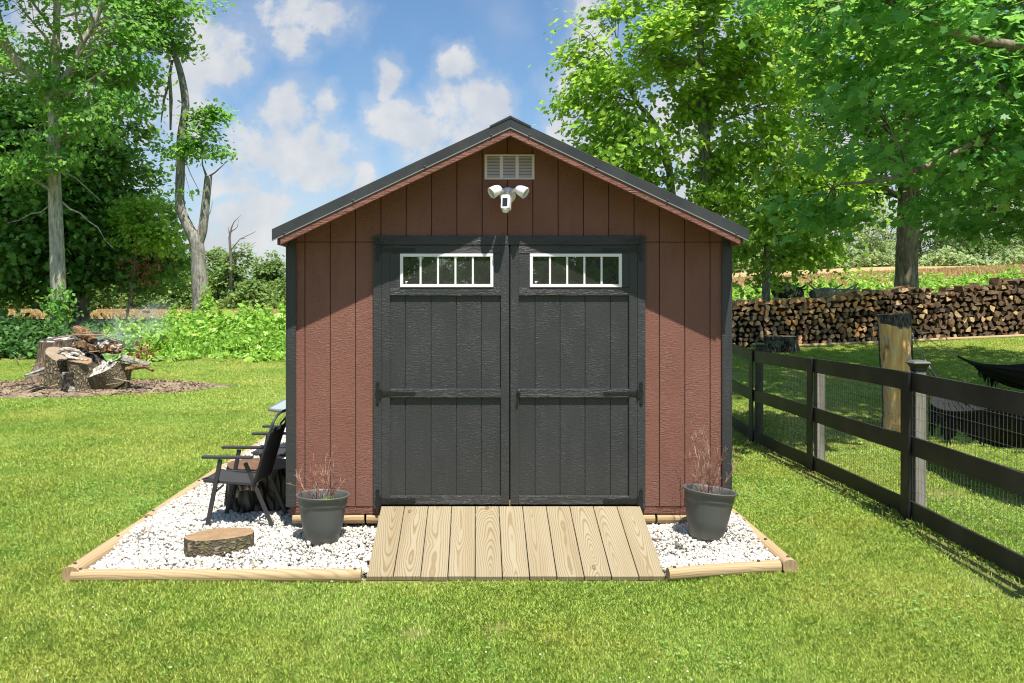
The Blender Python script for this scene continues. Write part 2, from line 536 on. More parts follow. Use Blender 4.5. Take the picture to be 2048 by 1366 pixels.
M_black_h = paint('black_paint_rail', BLACK, (1, 0), .40, 1.3, (.05, .045, .037))
M_gap = mat('dark_gap', lambda N: N.pbr((.006, .006, .006), .9, .1))
M_brown_dark = mat('groove_brown', lambda N: N.pbr((.06, .028, .02), .8, .2))
M_inside = mat('shed_inside', lambda N: N.pbr((.12, .09, .06), .9, .1))

def fencepaint(N):
    p = N.pos(); o = N.obj()
    a = N.noise(N.mapv(p, (3, 1.2, 60)), 1, 4, .6)
    b = N.noise(p, 2.5, 3)
    c = N.mix(N.ss(b, .4, .7), (.016, .015, .016), (.036, .034, .033))
    return N.pbr(c, .55, .4, nrm=N.bump(a, .3, .004))
M_fence = mat('fence_black', fencepaint)
def greypost(N):
    o = N.obj()
    a = N.noise(N.mapv(o, (40, 40, 1.5)), 1, 4, .6)
    c = N.mix(N.ss(a, .35, .65), (.16, .145, .12), (.30, .28, .24))
    return N.pbr(c, .85, .2, nrm=N.bump(a, .5, .005))
M_greypost = mat('weathered_post', greypost)
M_metal_dark = mat('roof_metal', lambda N: N.pbr(N.mix(N.ss(N.noise(N.pos(), 3, 3), .3, .7), (.05, .052, .055), (.072, .074, .078)), .38, .5, .35))
M_hem_lit = mat('lit_trim_hem', lambda N: N.pbr((.34, .36, .38), .35, .5, .5))  # pale grey paints the light caught along the drip edge
M_hinge = mat('hinge_iron', lambda N: N.pbr((.012, .013, .014), .38, .5, 0.0, N.bump(N.noise(N.obj(), 160, 2), .2, .002)))
M_white = mat('white_plastic', lambda N: N.pbr((.82, .775, .80), .4, .5))
M_whitegrey = mat('vent_plastic', lambda N: N.pbr((.72, .63, .68), .55, .4))
M_lens = mat('camera_lens', lambda N: N.pbr((.02, .025, .03), .15, .6))
M_ledface = mat('lamp_face', lambda N: N.pbr((.5, .52, .53), .3, .5))
def glass(N):
    g = N.n('ShaderNodeBsdfGlossy'); g.inputs['Roughness'].default_value = .005
    N.inp(g, 'Color', (.85, .9, .88, 1))
    N.inp(g, 'Normal', N.bump(N.noise(N.pos(), 4.5, 2), .05, .02))
    t = N.n('ShaderNodeBsdfTransparent'); N.inp(t, 0, (.35, .38, .36, 1))
    fr = N.n('ShaderNodeFresnel'); fr.inputs[0].default_value = 1.9
    mx = N.n('ShaderNodeMixShader'); N.inp(mx, 0, N.m('ADD', fr.outputs[0], .14))
    N.t.links.new(t.outputs[0], mx.inputs[1]); N.t.links.new(g.outputs[0], mx.inputs[2])
    du = N.n('ShaderNodeBsdfDiffuse'); N.inp(du, 0, (.42, .42, .40, 1))
    m3 = N.n('ShaderNodeMixShader'); N.inp(m3, 0, N.m('ADD', .05, N.m('MULTIPLY', N.noise(N.pos(), 9, 4, .6), .05)))
    N.t.links.new(mx.outputs[0], m3.inputs[1]); N.t.links.new(du.outputs[0], m3.inputs[2])
    return m3.outputs[0]
M_glass = mat('window_glass', glass)
def tglass(N):
    g = N.n('ShaderNodeBsdfGlossy'); g.inputs['Roughness'].default_value = .08
    N.inp(g, 'Color', (.9, 1, .98, 1))
    d = N.pbr((.36, .46, .45), .2, .6)
    mx = N.n('ShaderNodeMixShader'); N.inp(mx, 0, .35)
    N.t.links.new(d, mx.inputs[1]); N.t.links.new(g.outputs[0], mx.inputs[2])
    return mx.outputs[0]
M_tableglass = mat('frosted_table_glass', tglass)
M_tablerim = mat('table_rim', lambda N: N.pbr((.22, .23, .22), .45, .5, .4))
M_chairmetal = mat('chair_metal', lambda N: N.pbr((.035, .035, .037), .5, .5))
M_sling = mat('chair_sling', lambda N: N.pbr((.04, .04, .043), .75, .3, 0.0, N.bump(N.n('ShaderNodeTexWave', i_Scale=160.0).outputs[1], .3, .002)))

def pine(name, light, dark, k=1.0, knots=True):
    """plain sawn pine: growth rings cut lengthwise, uv = across, along"""
    def fn(N):
        x = N.sep(N.uv()); r = N.isl()
        r1 = N.m('MULTIPLY', r, 91.7); r2 = N.m('FRACT', N.m('MULTIPLY', r, 517.3)); r3 = N.m('FRACT', N.m('MULTIPLY', r, 1291.7))
        al = N.m('ADD', x[1], r1)
        q = N.comb(N.m('MULTIPLY', x[0], 3.0), N.m('MULTIPLY', al, 1.1), r1)
        n1 = N.noise(q, 1.0, 2, .5)
        n2 = N.noise(N.comb(r1, N.m('MULTIPLY', al, 1.35), N.m('MULTIPLY', x[0], 2.5)), 1.0, 2, .5)
        px = N.m('ADD', N.m('ADD', x[0], N.m('MULTIPLY', N.m('SUBTRACT', r2, .5), .07)), N.m('MULTIPLY', N.m('SUBTRACT', n1, .5), .05))
        pz = N.m('ADD', N.m('ADD', N.m('ADD', .012, N.m('MULTIPLY', r3, .05)), N.m('MULTIPLY', x[1], N.m('MULTIPLY', N.m('SUBTRACT', N.m('FRACT', N.m('MULTIPLY', r, 3307.1)), .5), .26))), N.m('MULTIPLY', N.m('SUBTRACT', n2, .5), .085))
        rad = N.m('SQRT', N.m('ADD', N.m('MULTIPLY', px, px), N.m('MULTIPLY', pz, pz)))
        kd = None
        if knots:
            vv = N.voro(N.comb(N.m('MULTIPLY', x[0], 5.2), N.m('MULTIPLY', al, 2.7), r1), 1.0)
            kd = N.m('ADD', vv.outputs[0], N.m('MULTIPLY', N.noise(N.comb(x[0], al, r1), 30, 2), .05))
            kd = N.m('ADD', kd, N.ss(N.sep(vv.outputs[1])[0], .62, .6))
            rad = N.m('ADD', rad, N.m('MULTIPLY', N.m('EXPONENT', N.m('MULTIPLY', N.m('MULTIPLY', kd, kd), -14.0)), .035))
        s = N.m('SINE', N.m('MULTIPLY', rad, 520.0 * k))
        ring = N.m('POWER', N.ss(s, -.6, 1.0), 2.2)
        tone = N.noise(N.comb(N.m('MULTIPLY', x[0], 9.0), N.m('MULTIPLY', al, .8), r1), 1.0, 3, .5)
        c = N.mix(N.m('MULTIPLY', ring, .72), light, dark)
        c = N.mix(N.m('MULTIPLY', N.ss(tone, .42, .7), .4), c, tuple(min(1, .8 * a + .2 * b) for a, b in zip(dark, light)))
        c = N.mix(N.m('MULTIPLY', r2, .3), c, N.mix(.5, c, (.42, .37, .27)))
        fine = N.noise(N.comb(N.m('MULTIPLY', x[0], 420.0), N.m('MULTIPLY', al, 9.0), r1), 1.0, 2, .5)
        c = N.mix(N.m('MULTIPLY', fine, .22), c, dark)
        if kd is not None:
            c = N.mix(N.ss(kd, .1, .05), c, (.17, .11, .05))
            c = N.mix(N.m('MULTIPLY', N.ss(N.m('ABSOLUTE', N.m('SUBTRACT', kd, .1)), .022, .008), .75), c, (.09, .05, .022))
        return N.pbr(c, .72, .25, nrm=N.bump(N.m('ADD', ring, fine), .25, .002))
    return mat(name, fn)
M_ramp = pine('ramp_pine', (.30, .26, .175), (.165, .105, .042))
M_timber = pine('timber_pine', (.48, .35, .20), (.27, .165, .07), .6)
M_timber_end = endgrain('timber_end', (.36, .25, .15), (.2, .13, .08), 40)
M_spike = mat('spike_head', lambda N: N.pbr((.03, .03, .035), .5, .5))

def stone(N):
    r = N.isl()
    c = N.ramp(r, [(0, (.42, .39, .345)), (.35, (.58, .56, .515)), (.75, (.64, .625, .585)), (.93, (.50, .45, .37)), (.975, (.34, .27, .18)), (1, (.12, .12, .12))])
    n = N.noise(N.pos(), 90, 3, .6)
    c = N.mix(N.m('MULTIPLY', N.ss(n, .45, .75), .2), c, (.28, .26, .22))
    return N.pbr(c, .75, .3, nrm=N.bump(n, .4, .004))
M_stone = mat('white_stone', stone)
M_bed = mat('gravel_bed', lambda N: N.pbr(N.mix(N.noise(N.pos(), 55, 3, .7), (.20, .185, .165), (.46, .44, .40)), .9, .1, nrm=N.bump(N.voro(N.pos(), 40).outputs[0], 1.0, .02)))
def potm(N):
    o = N.obj(); x = N.sep(o)
    n = N.noise(o, 7, 4, .6)
    dusty = N.ss(N.m('ADD', x[2], N.m('MULTIPLY', n, .16)), .2, .02)
    c = N.mix(N.m('MULTIPLY', dusty, .6), (.088, .092, .086), (.27, .25, .20))
    fl = N.ss(N.noise(o, 38, 3, .6), .66, .70)
    c = N.mix(N.m('MULTIPLY', N.m('MULTIPLY', fl, N.ss(N.noise(o, 5, 2), .5, .6)), .8), c, (.3, .29, .18))
    return N.pbr(c, .5, .4, nrm=N.bump(n, .1, .01))
M_pot = mat('pot_plastic', potm)
M_soil = mat('pot_soil', lambda N: N.pbr(N.mix(N.noise(N.obj(), 60, 4, .7), (.02, .015, .01), (.13, .1, .07)), .95, .1, nrm=N.bump(N.noise(N.obj(), 60, 4, .7), 1, .02)))
M_redtwig = mat('red_twig', lambda N: N.pbr(N.mix(N.ss(N.noise(N.obj(), 14, 3), .4, .62), (.19, .06, .045), (.42, .30, .22)), .75, .2))
M_sprout = leafmat('sprout', [(0, (.1, .25, .03)), (1, (.2, .4, .06))])
def dirt(N):
    p = N.pos()
    a = N.noise(p, 2.2, 5, .65); b = N.noise(p, 22, 4, .7)
    c = N.mix(N.ss(a, .38, .62), (.10, .075, .05), (.30, .23, .155))
    c = N.mix(N.ss(b, .5, .7), c, (.36, .32, .27))
    c = N.mix(N.ss(N.noise(p, 1.4, 3), .58, .68), c, (.045, .04, .038))
    return N.pbr(c, .95, .1, nrm=N.bump(b, .9, .04))
M_dirt = mat('ashy_dirt', dirt)
def fieldm(N):
    p = N.pos()
    a = N.noise(N.mapv(p, (1.0, .35, 1)), 1.6, 5, .7); b = N.noise(p, .09, 3)
    c = N.mix(N.ss(a, .35, .65), (.30, .215, .09), (.52, .38, .18))
    c = N.mix(N.m('MULTIPLY', N.ss(b, .45, .65), .4), c, (.45, .30, .15))
    return N.pbr(c, .95, .1, nrm=N.bump(a, .8, .2))
M_field = mat('stubble_field', fieldm)
M_straw = leafmat('straw', [(0, (.30, .2, .08)), (.6, (.5, .37, .16)), (1, (.6, .48, .25))], .25, (.5, .4, .2), .2)
def charred(N):
    o = N.obj()
    a = N.noise(o, 12, 5, .65); b = N.voro(N.mapv(o, (18, 18, 18)), 1, 'DISTANCE_TO_EDGE').outputs[0]
    c = N.mix(N.ss(a, .4, .6), (.018, .016, .015), (.10, .085, .07))
    c = N.mix(N.m('MULTIPLY', N.ss(N.noise(o, 5, 3), .52, .62), .9), c, (.5, .48, .45))
    return N.pbr(c, .95, .1, nrm=N.bump(N.m('ADD', a, b), .9, .03))
M_char = mat('charred_wood', charred)
M_ashwood = mat('ash_grey_wood', lambda N: N.pbr(N.mix(N.ss(N.noise(N.mapv(N.obj(), (30, 3, 30)), 1, 4), .35, .65), (.20, .17, .14), (.55, .52, .47)), .9, .1))
M_stick = mat('dead_stick', lambda N: N.pbr(N.mix(N.noise(N.obj(), 9, 3), (.17, .11, .07), (.42, .31, .2)), .85, .2))
def peeled(N):
    o = N.obj(); x = N.sep(o)
    a = N.noise(N.mapv(o, (20, 20, 2.2)), 1, 5, .6)
    b = N.noise(N.mapv(o, (7, 7, 3)), 1, 3, .6)
    c = N.mix(N.ss(a, .3, .7), (.62, .34, .12), (.92, .62, .27))
    c = N.mix(N.m('MULTIPLY', N.ss(b, .55, .7), .85), c, (.24, .11, .045))
    c = N.mix(N.m('MULTIPLY', N.ss(N.noise(o, 4.5, 3), .56, .66), .6), c, (.6, .52, .42))
    # bark left on the far sides, on top and at the foot
    ang = N.m('ARCTAN2', x[1], x[0])
    edge = N.m('ADD', N.m('ABSOLUTE', N.m('ADD', ang, 1.95)), N.m('MULTIPLY', N.m('SUBTRACT', N.noise(o, 5, 4, .6), .5), .8))
    bk = N.ss(edge, 1.18, 1.24)
    top = N.ss(N.m('ADD', x[2], N.m('ADD', N.m('MULTIPLY', x[0], .30), N.m('MULTIPLY', N.noise(o, 6, 3), .35))), 1.66, 1.69)
    bot = N.ss(N.m('ADD', x[2], N.m('ADD', N.m('MULTIPLY', x[0], -.9), N.m('MULTIPLY', N.noise(o, 9, 3), .2))), .15, .12)
    f = N.m('MAXIMUM', bk, N.m('MAXIMUM', top, bot))
    e = N.ss(N.noise(N.mapv(o, (40, 40, 16)), 1, 5, .65), .38, .62)
    c = N.mix(f, c, N.mix(e, (.035, .033, .03), (.2, .19, .175)))
    return N.pbr(c, .85, .2, nrm=N.bump(N.m('ADD', N.m('MULTIPLY', f, .8), N.m('ADD', N.m('MULTIPLY', e, f), N.m('MULTIPLY', a, .3))), .8, .03))
M_peeled = mat('half_peeled_log', peeled)
M_chain = mat('steel_chain', lambda N: N.pbr((.42, .42, .42), .35, .5, .8))
M_hammock = mat('hammock_cotton', lambda N: N.pbr((.022, .022, .024), .85, .2, 0.0, N.bump(N.n('ShaderNodeTexWave', i_Scale=60.0).outputs[1], .4, .004)))
M_cap = mat('cap_bronze', lambda N: N.pbr((.018, .018, .017), .45, .5))
M_captop = mat('cap_panel', lambda N: N.pbr((.11, .115, .10), .3, .5))
M_wire = mat('galvanised_wire', lambda N: N.pbr((.15, .155, .15), .5, .5, .3))
M_block = mat('concrete_block', lambda N: N.pbr(N.mix(N.noise(N.pos(), 40, 3), (.42, .40, .37), (.58, .56, .52)), .9, .1))

# ------------------------------------------------------------------ ground sheets
def sheet(name, xs, ys, zf, m):
    X, Y = np.meshgrid(xs, ys); Z = zf(X, Y)
    vs = np.stack([X, Y, Z], -1).reshape(-1, 3)
    nx, ny = len(xs), len(ys)
    i = np.arange((nx - 1) * (ny - 1)); r = i // (nx - 1); c = i % (nx - 1)
    a = r * nx + c
    fs = np.stack([a, a + 1, a + nx + 1, a + nx], -1)
    me = bpy.data.meshes.new(name)
    me.from_pydata(vs.tolist(), [], fs.tolist())
    me.materials.append(m)
    me.polygons.foreach_set('use_smooth', [True] * len(me.polygons))
    o = bpy.data.objects.new(name, me); COL.objects.link(o)
    return o
xs = np.concatenate([np.linspace(-420, -40, 20)[:-1], np.linspace(-40, -10, 31)[:-1], np.linspace(-10, 14, 97)[:-1], np.linspace(14, 40, 27)[:-1], np.linspace(40, 420, 20)])
ys = np.concatenate([np.linspace(-90, 0, 10)[:-1], np.linspace(0, 30, 121)[:-1], np.linspace(30, 110, 41)[:-1], np.linspace(110, 500, 20)])
tag(sheet('ground', xs, ys, lambda x, y: gz(x, y) - .012, M_ground), kind='structure')
fx = np.concatenate([np.linspace(-160, -12, 40)[:-1], np.linspace(-12, 16, 40)[:-1], np.linspace(16, 160, 40)])
fo = sheet('field', fx, np.linspace(46, 88, 30), lambda x, y: gz(x, y) + .02, M_field); tag(fo, kind='structure')
fo2 = sheet('far_field', fx, np.linspace(88, 109, 12), lambda x, y: gz(x, y) + .02, M_field); tag(fo2, kind='structure')

FPX, FPY = -8.9, 19.6        # fire heap
def fire_r(x, y):
    a = np.arctan2((y - FPY) / 1.55, (x - FPX) / 3.0)
    return np.sqrt(((x - FPX) / 3.0) ** 2 + ((y - FPY) / 1.55) ** 2) - .1 * np.sin(3 * a + 1) - .07 * np.sin(7 * a) - .04 * np.sin(13 * a)
mb = MB()
ring = []
for k in range(72):
    a = 2 * PI * k / 72
    r = 1 + .1 * math.sin(3 * a + 1) + .07 * math.sin(7 * a) + .04 * math.sin(13 * a)
    ring.append((math.cos(a) * 3.0 * r, math.sin(a) * 1.55 * r))
vs = []; fs = []
for q in range(7):
    t = q / 6
    for (x, y) in ring:
        X_, Y_ = FPX + x * t, FPY + y * t
        vs.append((X_, Y_, g1(X_, Y_) + .01 + .10 * (1 - t) ** 1.2 + (.03 * math.sin(X_ * 5.1) * math.sin(Y_ * 7.3) if 0 < q < 6 else 0)))
for q in range(6):
    for k in range(72):
        k2 = (k + 1) % 72
        fs.append((q * 72 + k, (q + 1) * 72 + k, (q + 1) * 72 + k2, q * 72 + k2))
mb.add(vs, fs)
tag(mb.build('ash_ground', M_dirt, smooth=True), kind='structure')

# gravel bed round the shed
GX0, GX1, GY0, GY1 = -2.86, 2.24, 6.33, 13.4
def gravz(x, y):
    return .035 + .075 * sstep(y, 6.5, 7.3) + .06 * np.clip(np.asarray(x) - 1.0, 0, 2)
tag(sheet('gravel_bed', np.linspace(GX0, GX1, 90), np.linspace(GY0, GY1, 90), lambda x, y: np.where((x > -.80) & (x < 1.40) & (y < 7.0), -.02, gravz(x, y) - .012), M_bed), kind='structure')

# ------------------------------------------------------------------ shed
XC = .283
HW = 1.836
YF, YB = 7.30, 12.2
ZB = .297
SL = .474
def zf(x, z0=3.336): return z0 - SL * abs(x - XC)      # lower edge of the rake board
shed = thing('shed', 'brown wooden garden shed with black double doors and dark metal gable roof', 'shed', (XC, YF, .1))
SO = (XC, YF, .1)
def part(mb, name, m, parent=None, bevel=0.0, smooth=False):
    return mb.build(name, m, parent or shed, SO, smooth, bevel)
xL, xR = XC - HW, XC + HW
JX0, JX1 = PX(747, YF), PX(1290, YF)          # outside of door jambs
DX0, DX1 = PX(763, YF), PX(1274, YF)          # door leaves
ZH1, ZH0 = PZ(472, YF), PZ(490, YF)           # head casing
ZD = .318                                     # door foot
ZS = PZ(484, YF)                              # horizontal siding joint
gro = [PX(1015 + 50.65 * k, YF) for k in range(-9, 10)]
edges = [xL + .004] + [g for g in gro if xL + .03 < g < xR - .03] + [xR - .004]
mb = MB(); G = .0035
cuts = sorted(set(edges + [XC, JX0, JX1]))
for a, b in zip(cuts[:-1], cuts[1:]):
    a2 = a + (G if a in edges else 0); b2 = b - (G if b in edges else 0)
    mid = (a + b) / 2
    top = lambda x: zf(x) + .10
    if JX0 - .001 < mid < JX1 + .001:
        mb.prism([(a2, ZH1 - .03), (b2, ZH1 - .03), (b2, top(b2)), (a2, top(a2))], YF, YF + .014)
    else:
        mb.prism([(a2, ZB), (b2, ZB), (b2, ZS - .003), (a2, ZS - .003)], YF, YF + .014)
        mb.prism([(a2, ZS + .003), (b2, ZS + .003), (b2, top(b2)), (a2, top(a2))], YF + .001, YF + .014)
siding = part(mb, 'front_siding', M_brown, bevel=.002)
mb = MB()
mb.prism([(xL + .01, ZB + .005), (JX0 + .02, ZB + .005), (JX0 + .02, ZH1 - .04), (JX1 - .02, ZH1 - .04), (JX1 - .02, ZB + .005), (xR - .01, ZB + .005), (xR - .01, zf(xR) + .098), (XC, zf(XC) + .098), (xL + .01, zf(xL) + .098)], YF + .008, YF + .03)
part(mb, 'siding_backing', M_brown_dark, siding)
for sgn in (-1, 1):
    mb = MB()
    ye = [YF + .02] + [YF + .35 + .2065 * k for k in range(23)] + [YB]
    for a, b in zip(ye[:-1], ye[1:]):
        x = XC + sgn * HW
        mb.box(min(x, x - sgn * .014), max(x, x - sgn * .014), a + G, b - G, ZB, zf(x) + .095)
    mb.box(min(x - sgn * .013, x - sgn * .03), max(x - sgn * .013, x - sgn * .03), YF + .03, YB - .02, ZB + .004, zf(x) + .09)
    part(mb, 'side_siding', M_brown)
mb = MB()
mb.prism([(xL + .01, ZB), (xR - .01, ZB), (xR - .01, zf(xR) + .09), (XC, zf(XC) + .09), (xL + .01, zf(xL) + .09)], YB - .02, YB)
part(mb, 'rear_siding', M_brown)
mb = MB(); mb.box(xL + .03, xR - .03, YF + .06, YB - .04, ZB - .03, ZB + .01); part(mb, 'floor', M_inside)
# corner boards
for sgn in (-1, 1):
    mb = MB(); x = XC + sgn * HW
    x0, x1 = sorted((x + sgn * .004, x - sgn * .062))
    mb.prism([(x0, ZB - .002), (x1, ZB - .002), (x1, zf(x1) + .08), (x0, zf(x0) + .08)], YF - .02, YF - .001)
    x0, x1 = sorted((x + sgn * .004, x + sgn * .022))
    mb.box(x0, x1, YF - .0185, YF + .075, ZB - .001, zf(x) + .07)
    part(mb, 'corner_trim', M_black, bevel=.002)
# base band, skids and blocks
mb = MB(); mb.box(xL + .01, DX0 - .02, YF + .004, YF + .03, .235, ZB - .004); mb.box(DX1 + .02, xR - .01, YF + .004, YF + .03, .235, ZB - .004)
mb.box(DX0 - .02, DX1 + .02, YF + .012, YF + .03, .235, ZB + .01)
for sgn in (-1, 1):
    x = XC + sgn * (HW - .012); mb.box(min(x, x - sgn * .03), max(x, x - sgn * .03), YF + .032, YB - .03, .235, ZB - .004)
part(mb, 'base_band', M_brown_h, bevel=.002)
mb = MB()
mb.tube([(xL + .03, YF + .030, .19), (PX(728, YF), YF + .030, .19)], .041, 12); mb.tube([(PX(1315, YF), YF + .030, .19), (xR - .03, YF + .030, .19)], .041, 12)
mb.tube([(PX(728, YF) + .02, YF + .030, .19), (PX(1315, YF) - .02, YF + .030, .19)], .041, 12)
sk = part(mb, 'skid_timber', M_timber, smooth='auto')
for (x, y) in ((xL + .12, YF + .13), (xR - .15, YF + .13), (xL + .12, 9.7), (xR - .15, 9.7), (xL + .12, YB - .3), (xR - .15, YB - .3)):
    mb = MB(); mb.box(x - .1, x + .1, y - .06, y + .3, .03, .149 if y < 8 else .232); part(mb, 'foundation_block', M_block, bevel=.006)
# door casing
for a, b in ((JX0, DX0 - .001), (DX1 + .001, JX1)):
    mb = MB(); mb.box(a, b, YF - .02, YF + .03, ZB - .012, ZH0); part(mb, 'door_jamb', M_black, bevel=.002)
mb = MB(); mb.box(JX0 - .001, JX1 + .001, YF - .021, YF + .03, ZH0 + .001, ZH1); part(mb, 'door_header', M_black_h, bevel=.002)
mb = MB(); mb.box(DX0, DX1, YF - .006, YF + .028, ZB - .002, ZD - .006); part(mb, 'door_sill', M_gap)
# doors
def door(px0, px1, sx0, sx1, wx0, wx1, grooves, hinge_left):
    fx = lambda p: PX(p, YF)
    x0, x1 = fx(px0), fx(px1)
    z = lambda p: PZ(p, YF)
    zt = z(491.0)
    i0, i1 = fx(sx0), fx(sx1)
    wz0, wz1 = z(574.5), z(507.5)
    yp = YF + .004; ys_ = YF - .018
    mb = MB()
    ed = [i0 - .01] + [fx(g) for g in grooves] + [i1 + .01]
    for a, b in zip(ed[:-1], ed[1:]):
        mb.box(a + .003, b - .003, yp, yp + .012, ZD + .02, z(583))
    mb.box(x0 + .01, x1 - .01, yp + .008, yp + .03, ZD + .01, z(583))
    w0, w1 = fx(wx0), fx(wx1)
    d = part(mb, 'door', M_black, bevel=.0018)
    for a, b in ((x0, i0), (i1, x1)):
        m2 = MB(); m2.box(a, b, ys_, yp + .03, ZD, zt); part(m2, 'stile', M_black, d, .002)
    for (pa, pb, dy) in ((591, 575.2, 0), (794.5, 777.5, -.004), (1008, 991, 0)):
        m2 = MB(); m2.box(i0 + .0008, i1 - .0008, ys_ + dy + .0006, yp + .012, max(z(pa), ZD), z(pb)); part(m2, 'rail', M_black_h, d, .0025)
    m2 = MB(); m2.box(i0 + .0008, i1 - .0008, ys_ + .0006, yp + .03, z(507), zt); part(m2, 'rail', M_black_h, d, .0025)
    for a, b in ((i0 + .0006, w0), (w1, i1 - .0006)):
        m2 = MB(); m2.box(a, b, ys_ + .004, yp + .03, z(575), z(507.2)); part(m2, 'window_surround', M_black, d, .001)
    m2 = MB(); e = .025; yw = ys_ - .006
    m2.box(w0, w1, yw, yp + .02, wz1 - e, wz1); m2.box(w0, w1, yw, yp + .02, wz0, wz0 + e)
    m2.box(w0, w0 + e, yw + .0005, yp + .02, wz0 + e, wz1 - e); m2.box(w1 - e, w1, yw + .0005, yp + .02, wz0 + e, wz1 - e)
    for k in range(1, 5):
        c = w0 + e + (w1 - w0 - 2 * e) * k / 5
        m2.box(c - .008, c + .008, yw + .007, yp + .014, wz0 + e, wz1 - e)
    part(m2, 'window_frame', M_white, d, .002)
    m2 = MB(); m2.box(w0 + .01, w1 - .01, yw + .014, yw + .017, wz0 + .01, wz1 - .01); part(m2, 'window_pane', M_glass, d)
    m2 = MB(); lx = w0 + e + .018
    for q in range(2): m2.box(lx, lx + .022 - q * .008, yw + .0125, yw + .0132, wz0 + .045 - q * .011, wz0 + .051 - q * .011)
    m2.box(lx + .0, lx + .004, yw + .0125, yw + .0131, wz0 + .0355, wz0 + .0445)
    part(m2, 'glass_label', M_white, d)
    # strap hinges
    for zc in (z(500), z(786), z(1000)):
        m2 = MB(); s = 1 if hinge_left else -1
        xe = x0 if hinge_left else x1
        yh = ys_ - .003
        L = .29
        p = [(xe - s * .002, zc - .020), (xe + s * .06, zc - .017), (xe + s * L * .8, zc - .011), (xe + s * L * .92, zc - .016), (xe + s * L, zc), (xe + s * L * .92, zc + .016), (xe + s * L * .8, zc + .011), (xe + s * .06, zc + .017), (xe - s * .002, zc + .020)]
        if not hinge_left: p = p[::-1]
        m2.prism(p, yh - .004, yh)
        p = [(xe - s * .012, zc + .085), (xe - s * .02, zc + .04), (xe - s * .006, zc + .04), (xe - s * .006, zc - .04), (xe - s * .02, zc - .04), (xe - s * .016, zc - .085), (xe - s * .030, zc - .1), (xe - s * .046, zc - .085), (xe - s * .042, zc - .04), (xe - s * .05, zc), (xe - s * .042, zc + .04), (xe - s * .046, zc + .085), (xe - s * .030, zc + .1)]
        if hinge_left: p = p[::-1]
        m2.prism(p[::-1] if False else p, yh - .0055, yh - .001)
        m2.tube([(xe - s * .003, yh - .008, zc - .034), (xe - s * .003, yh - .008, zc + .034)], .0075, 10)
        for q in (.05, .13, .24):
            m2.tube([(xe + s * q, yh - .008, zc), (xe + s * q, yh - .003, zc)], .0055, 8)
        for q in (-.085, .085, .03):
            m2.tube([(xe - s * .03, yh - .010, zc + q), (xe - s * .03, yh - .004, zc + q)], .0055, 8)
        part(m2, 'hinge', M_hinge, d, .0008)
    return d
dl = door(763, 1018.3, 780, 1001.8, 800.5, 986.5, (810.5, 862, 913, 962.7), True)
dr = door(1020.6, 1274, 1037.2, 1257.6, 1059.3, 1243, (1070, 1120, 1170, 1220.6), False)
xh = PX(1037, YF); zh = PZ(786, YF)
mb = MB(); mb.tube([(xh, YF - .02, zh), (xh, YF - .055, zh)], .008, 10)
mb.tube([(xh, YF - .052, zh - .028), (xh, YF - .056, zh - .01), (xh, YF - .058, zh + .012), (xh + .002, YF - .055, zh + .04)], [.006, .011, .011, .007], 10)
mb.lathe([(.012, 0), (.017, .006), (.0, .006)], (xh, YF - .026, zh), 14)
part(mb, 'door_handle', M_hinge, dr, smooth=True)
mb = MB(); mb.box(PX(1018.6, YF), PX(1020.4, YF), YF - .016, YF, ZD - .01, ZD + .035); part(mb, 'door_stop', M_timber, dr)
# roof
YR = 7.03; YE = YB + .25; HR = 1.905
mb = MB()
for sgn in (-1, 1):
    xe = XC + sgn * HR
    pts = [(XC, zf(XC) + .09), (xe, zf(xe) + .09), (xe, zf(xe) + .138), (XC, zf(XC) + .138)]
    if sgn > 0: pts = pts
    else: pts = pts[::-1]
    mb.prism(pts, YR - .012, YE)
    y = YR + .25
    while y < YE:
        a = (XC + sgn * .1, y, zf(XC + sgn * .1) + .145); b = (xe, y, zf(xe) + .145)
        mb.bar(a, b, .03, .016); y += .2286
roof = part(mb, 'roof', M_metal_dark)
mb = MB()
for sgn in (-1, 1):
    xe = XC + sgn * .165
    pts = [(XC, zf(XC) + .139), (xe, zf(xe) + .139), (xe, zf(xe) + .157), (XC, zf(XC) + .160)]
    if sgn < 0: pts = pts[::-1]
    mb.prism(pts, YR - .035, YE + .01)
part(mb, 'ridge_cap', M_metal_dark, roof, .002)
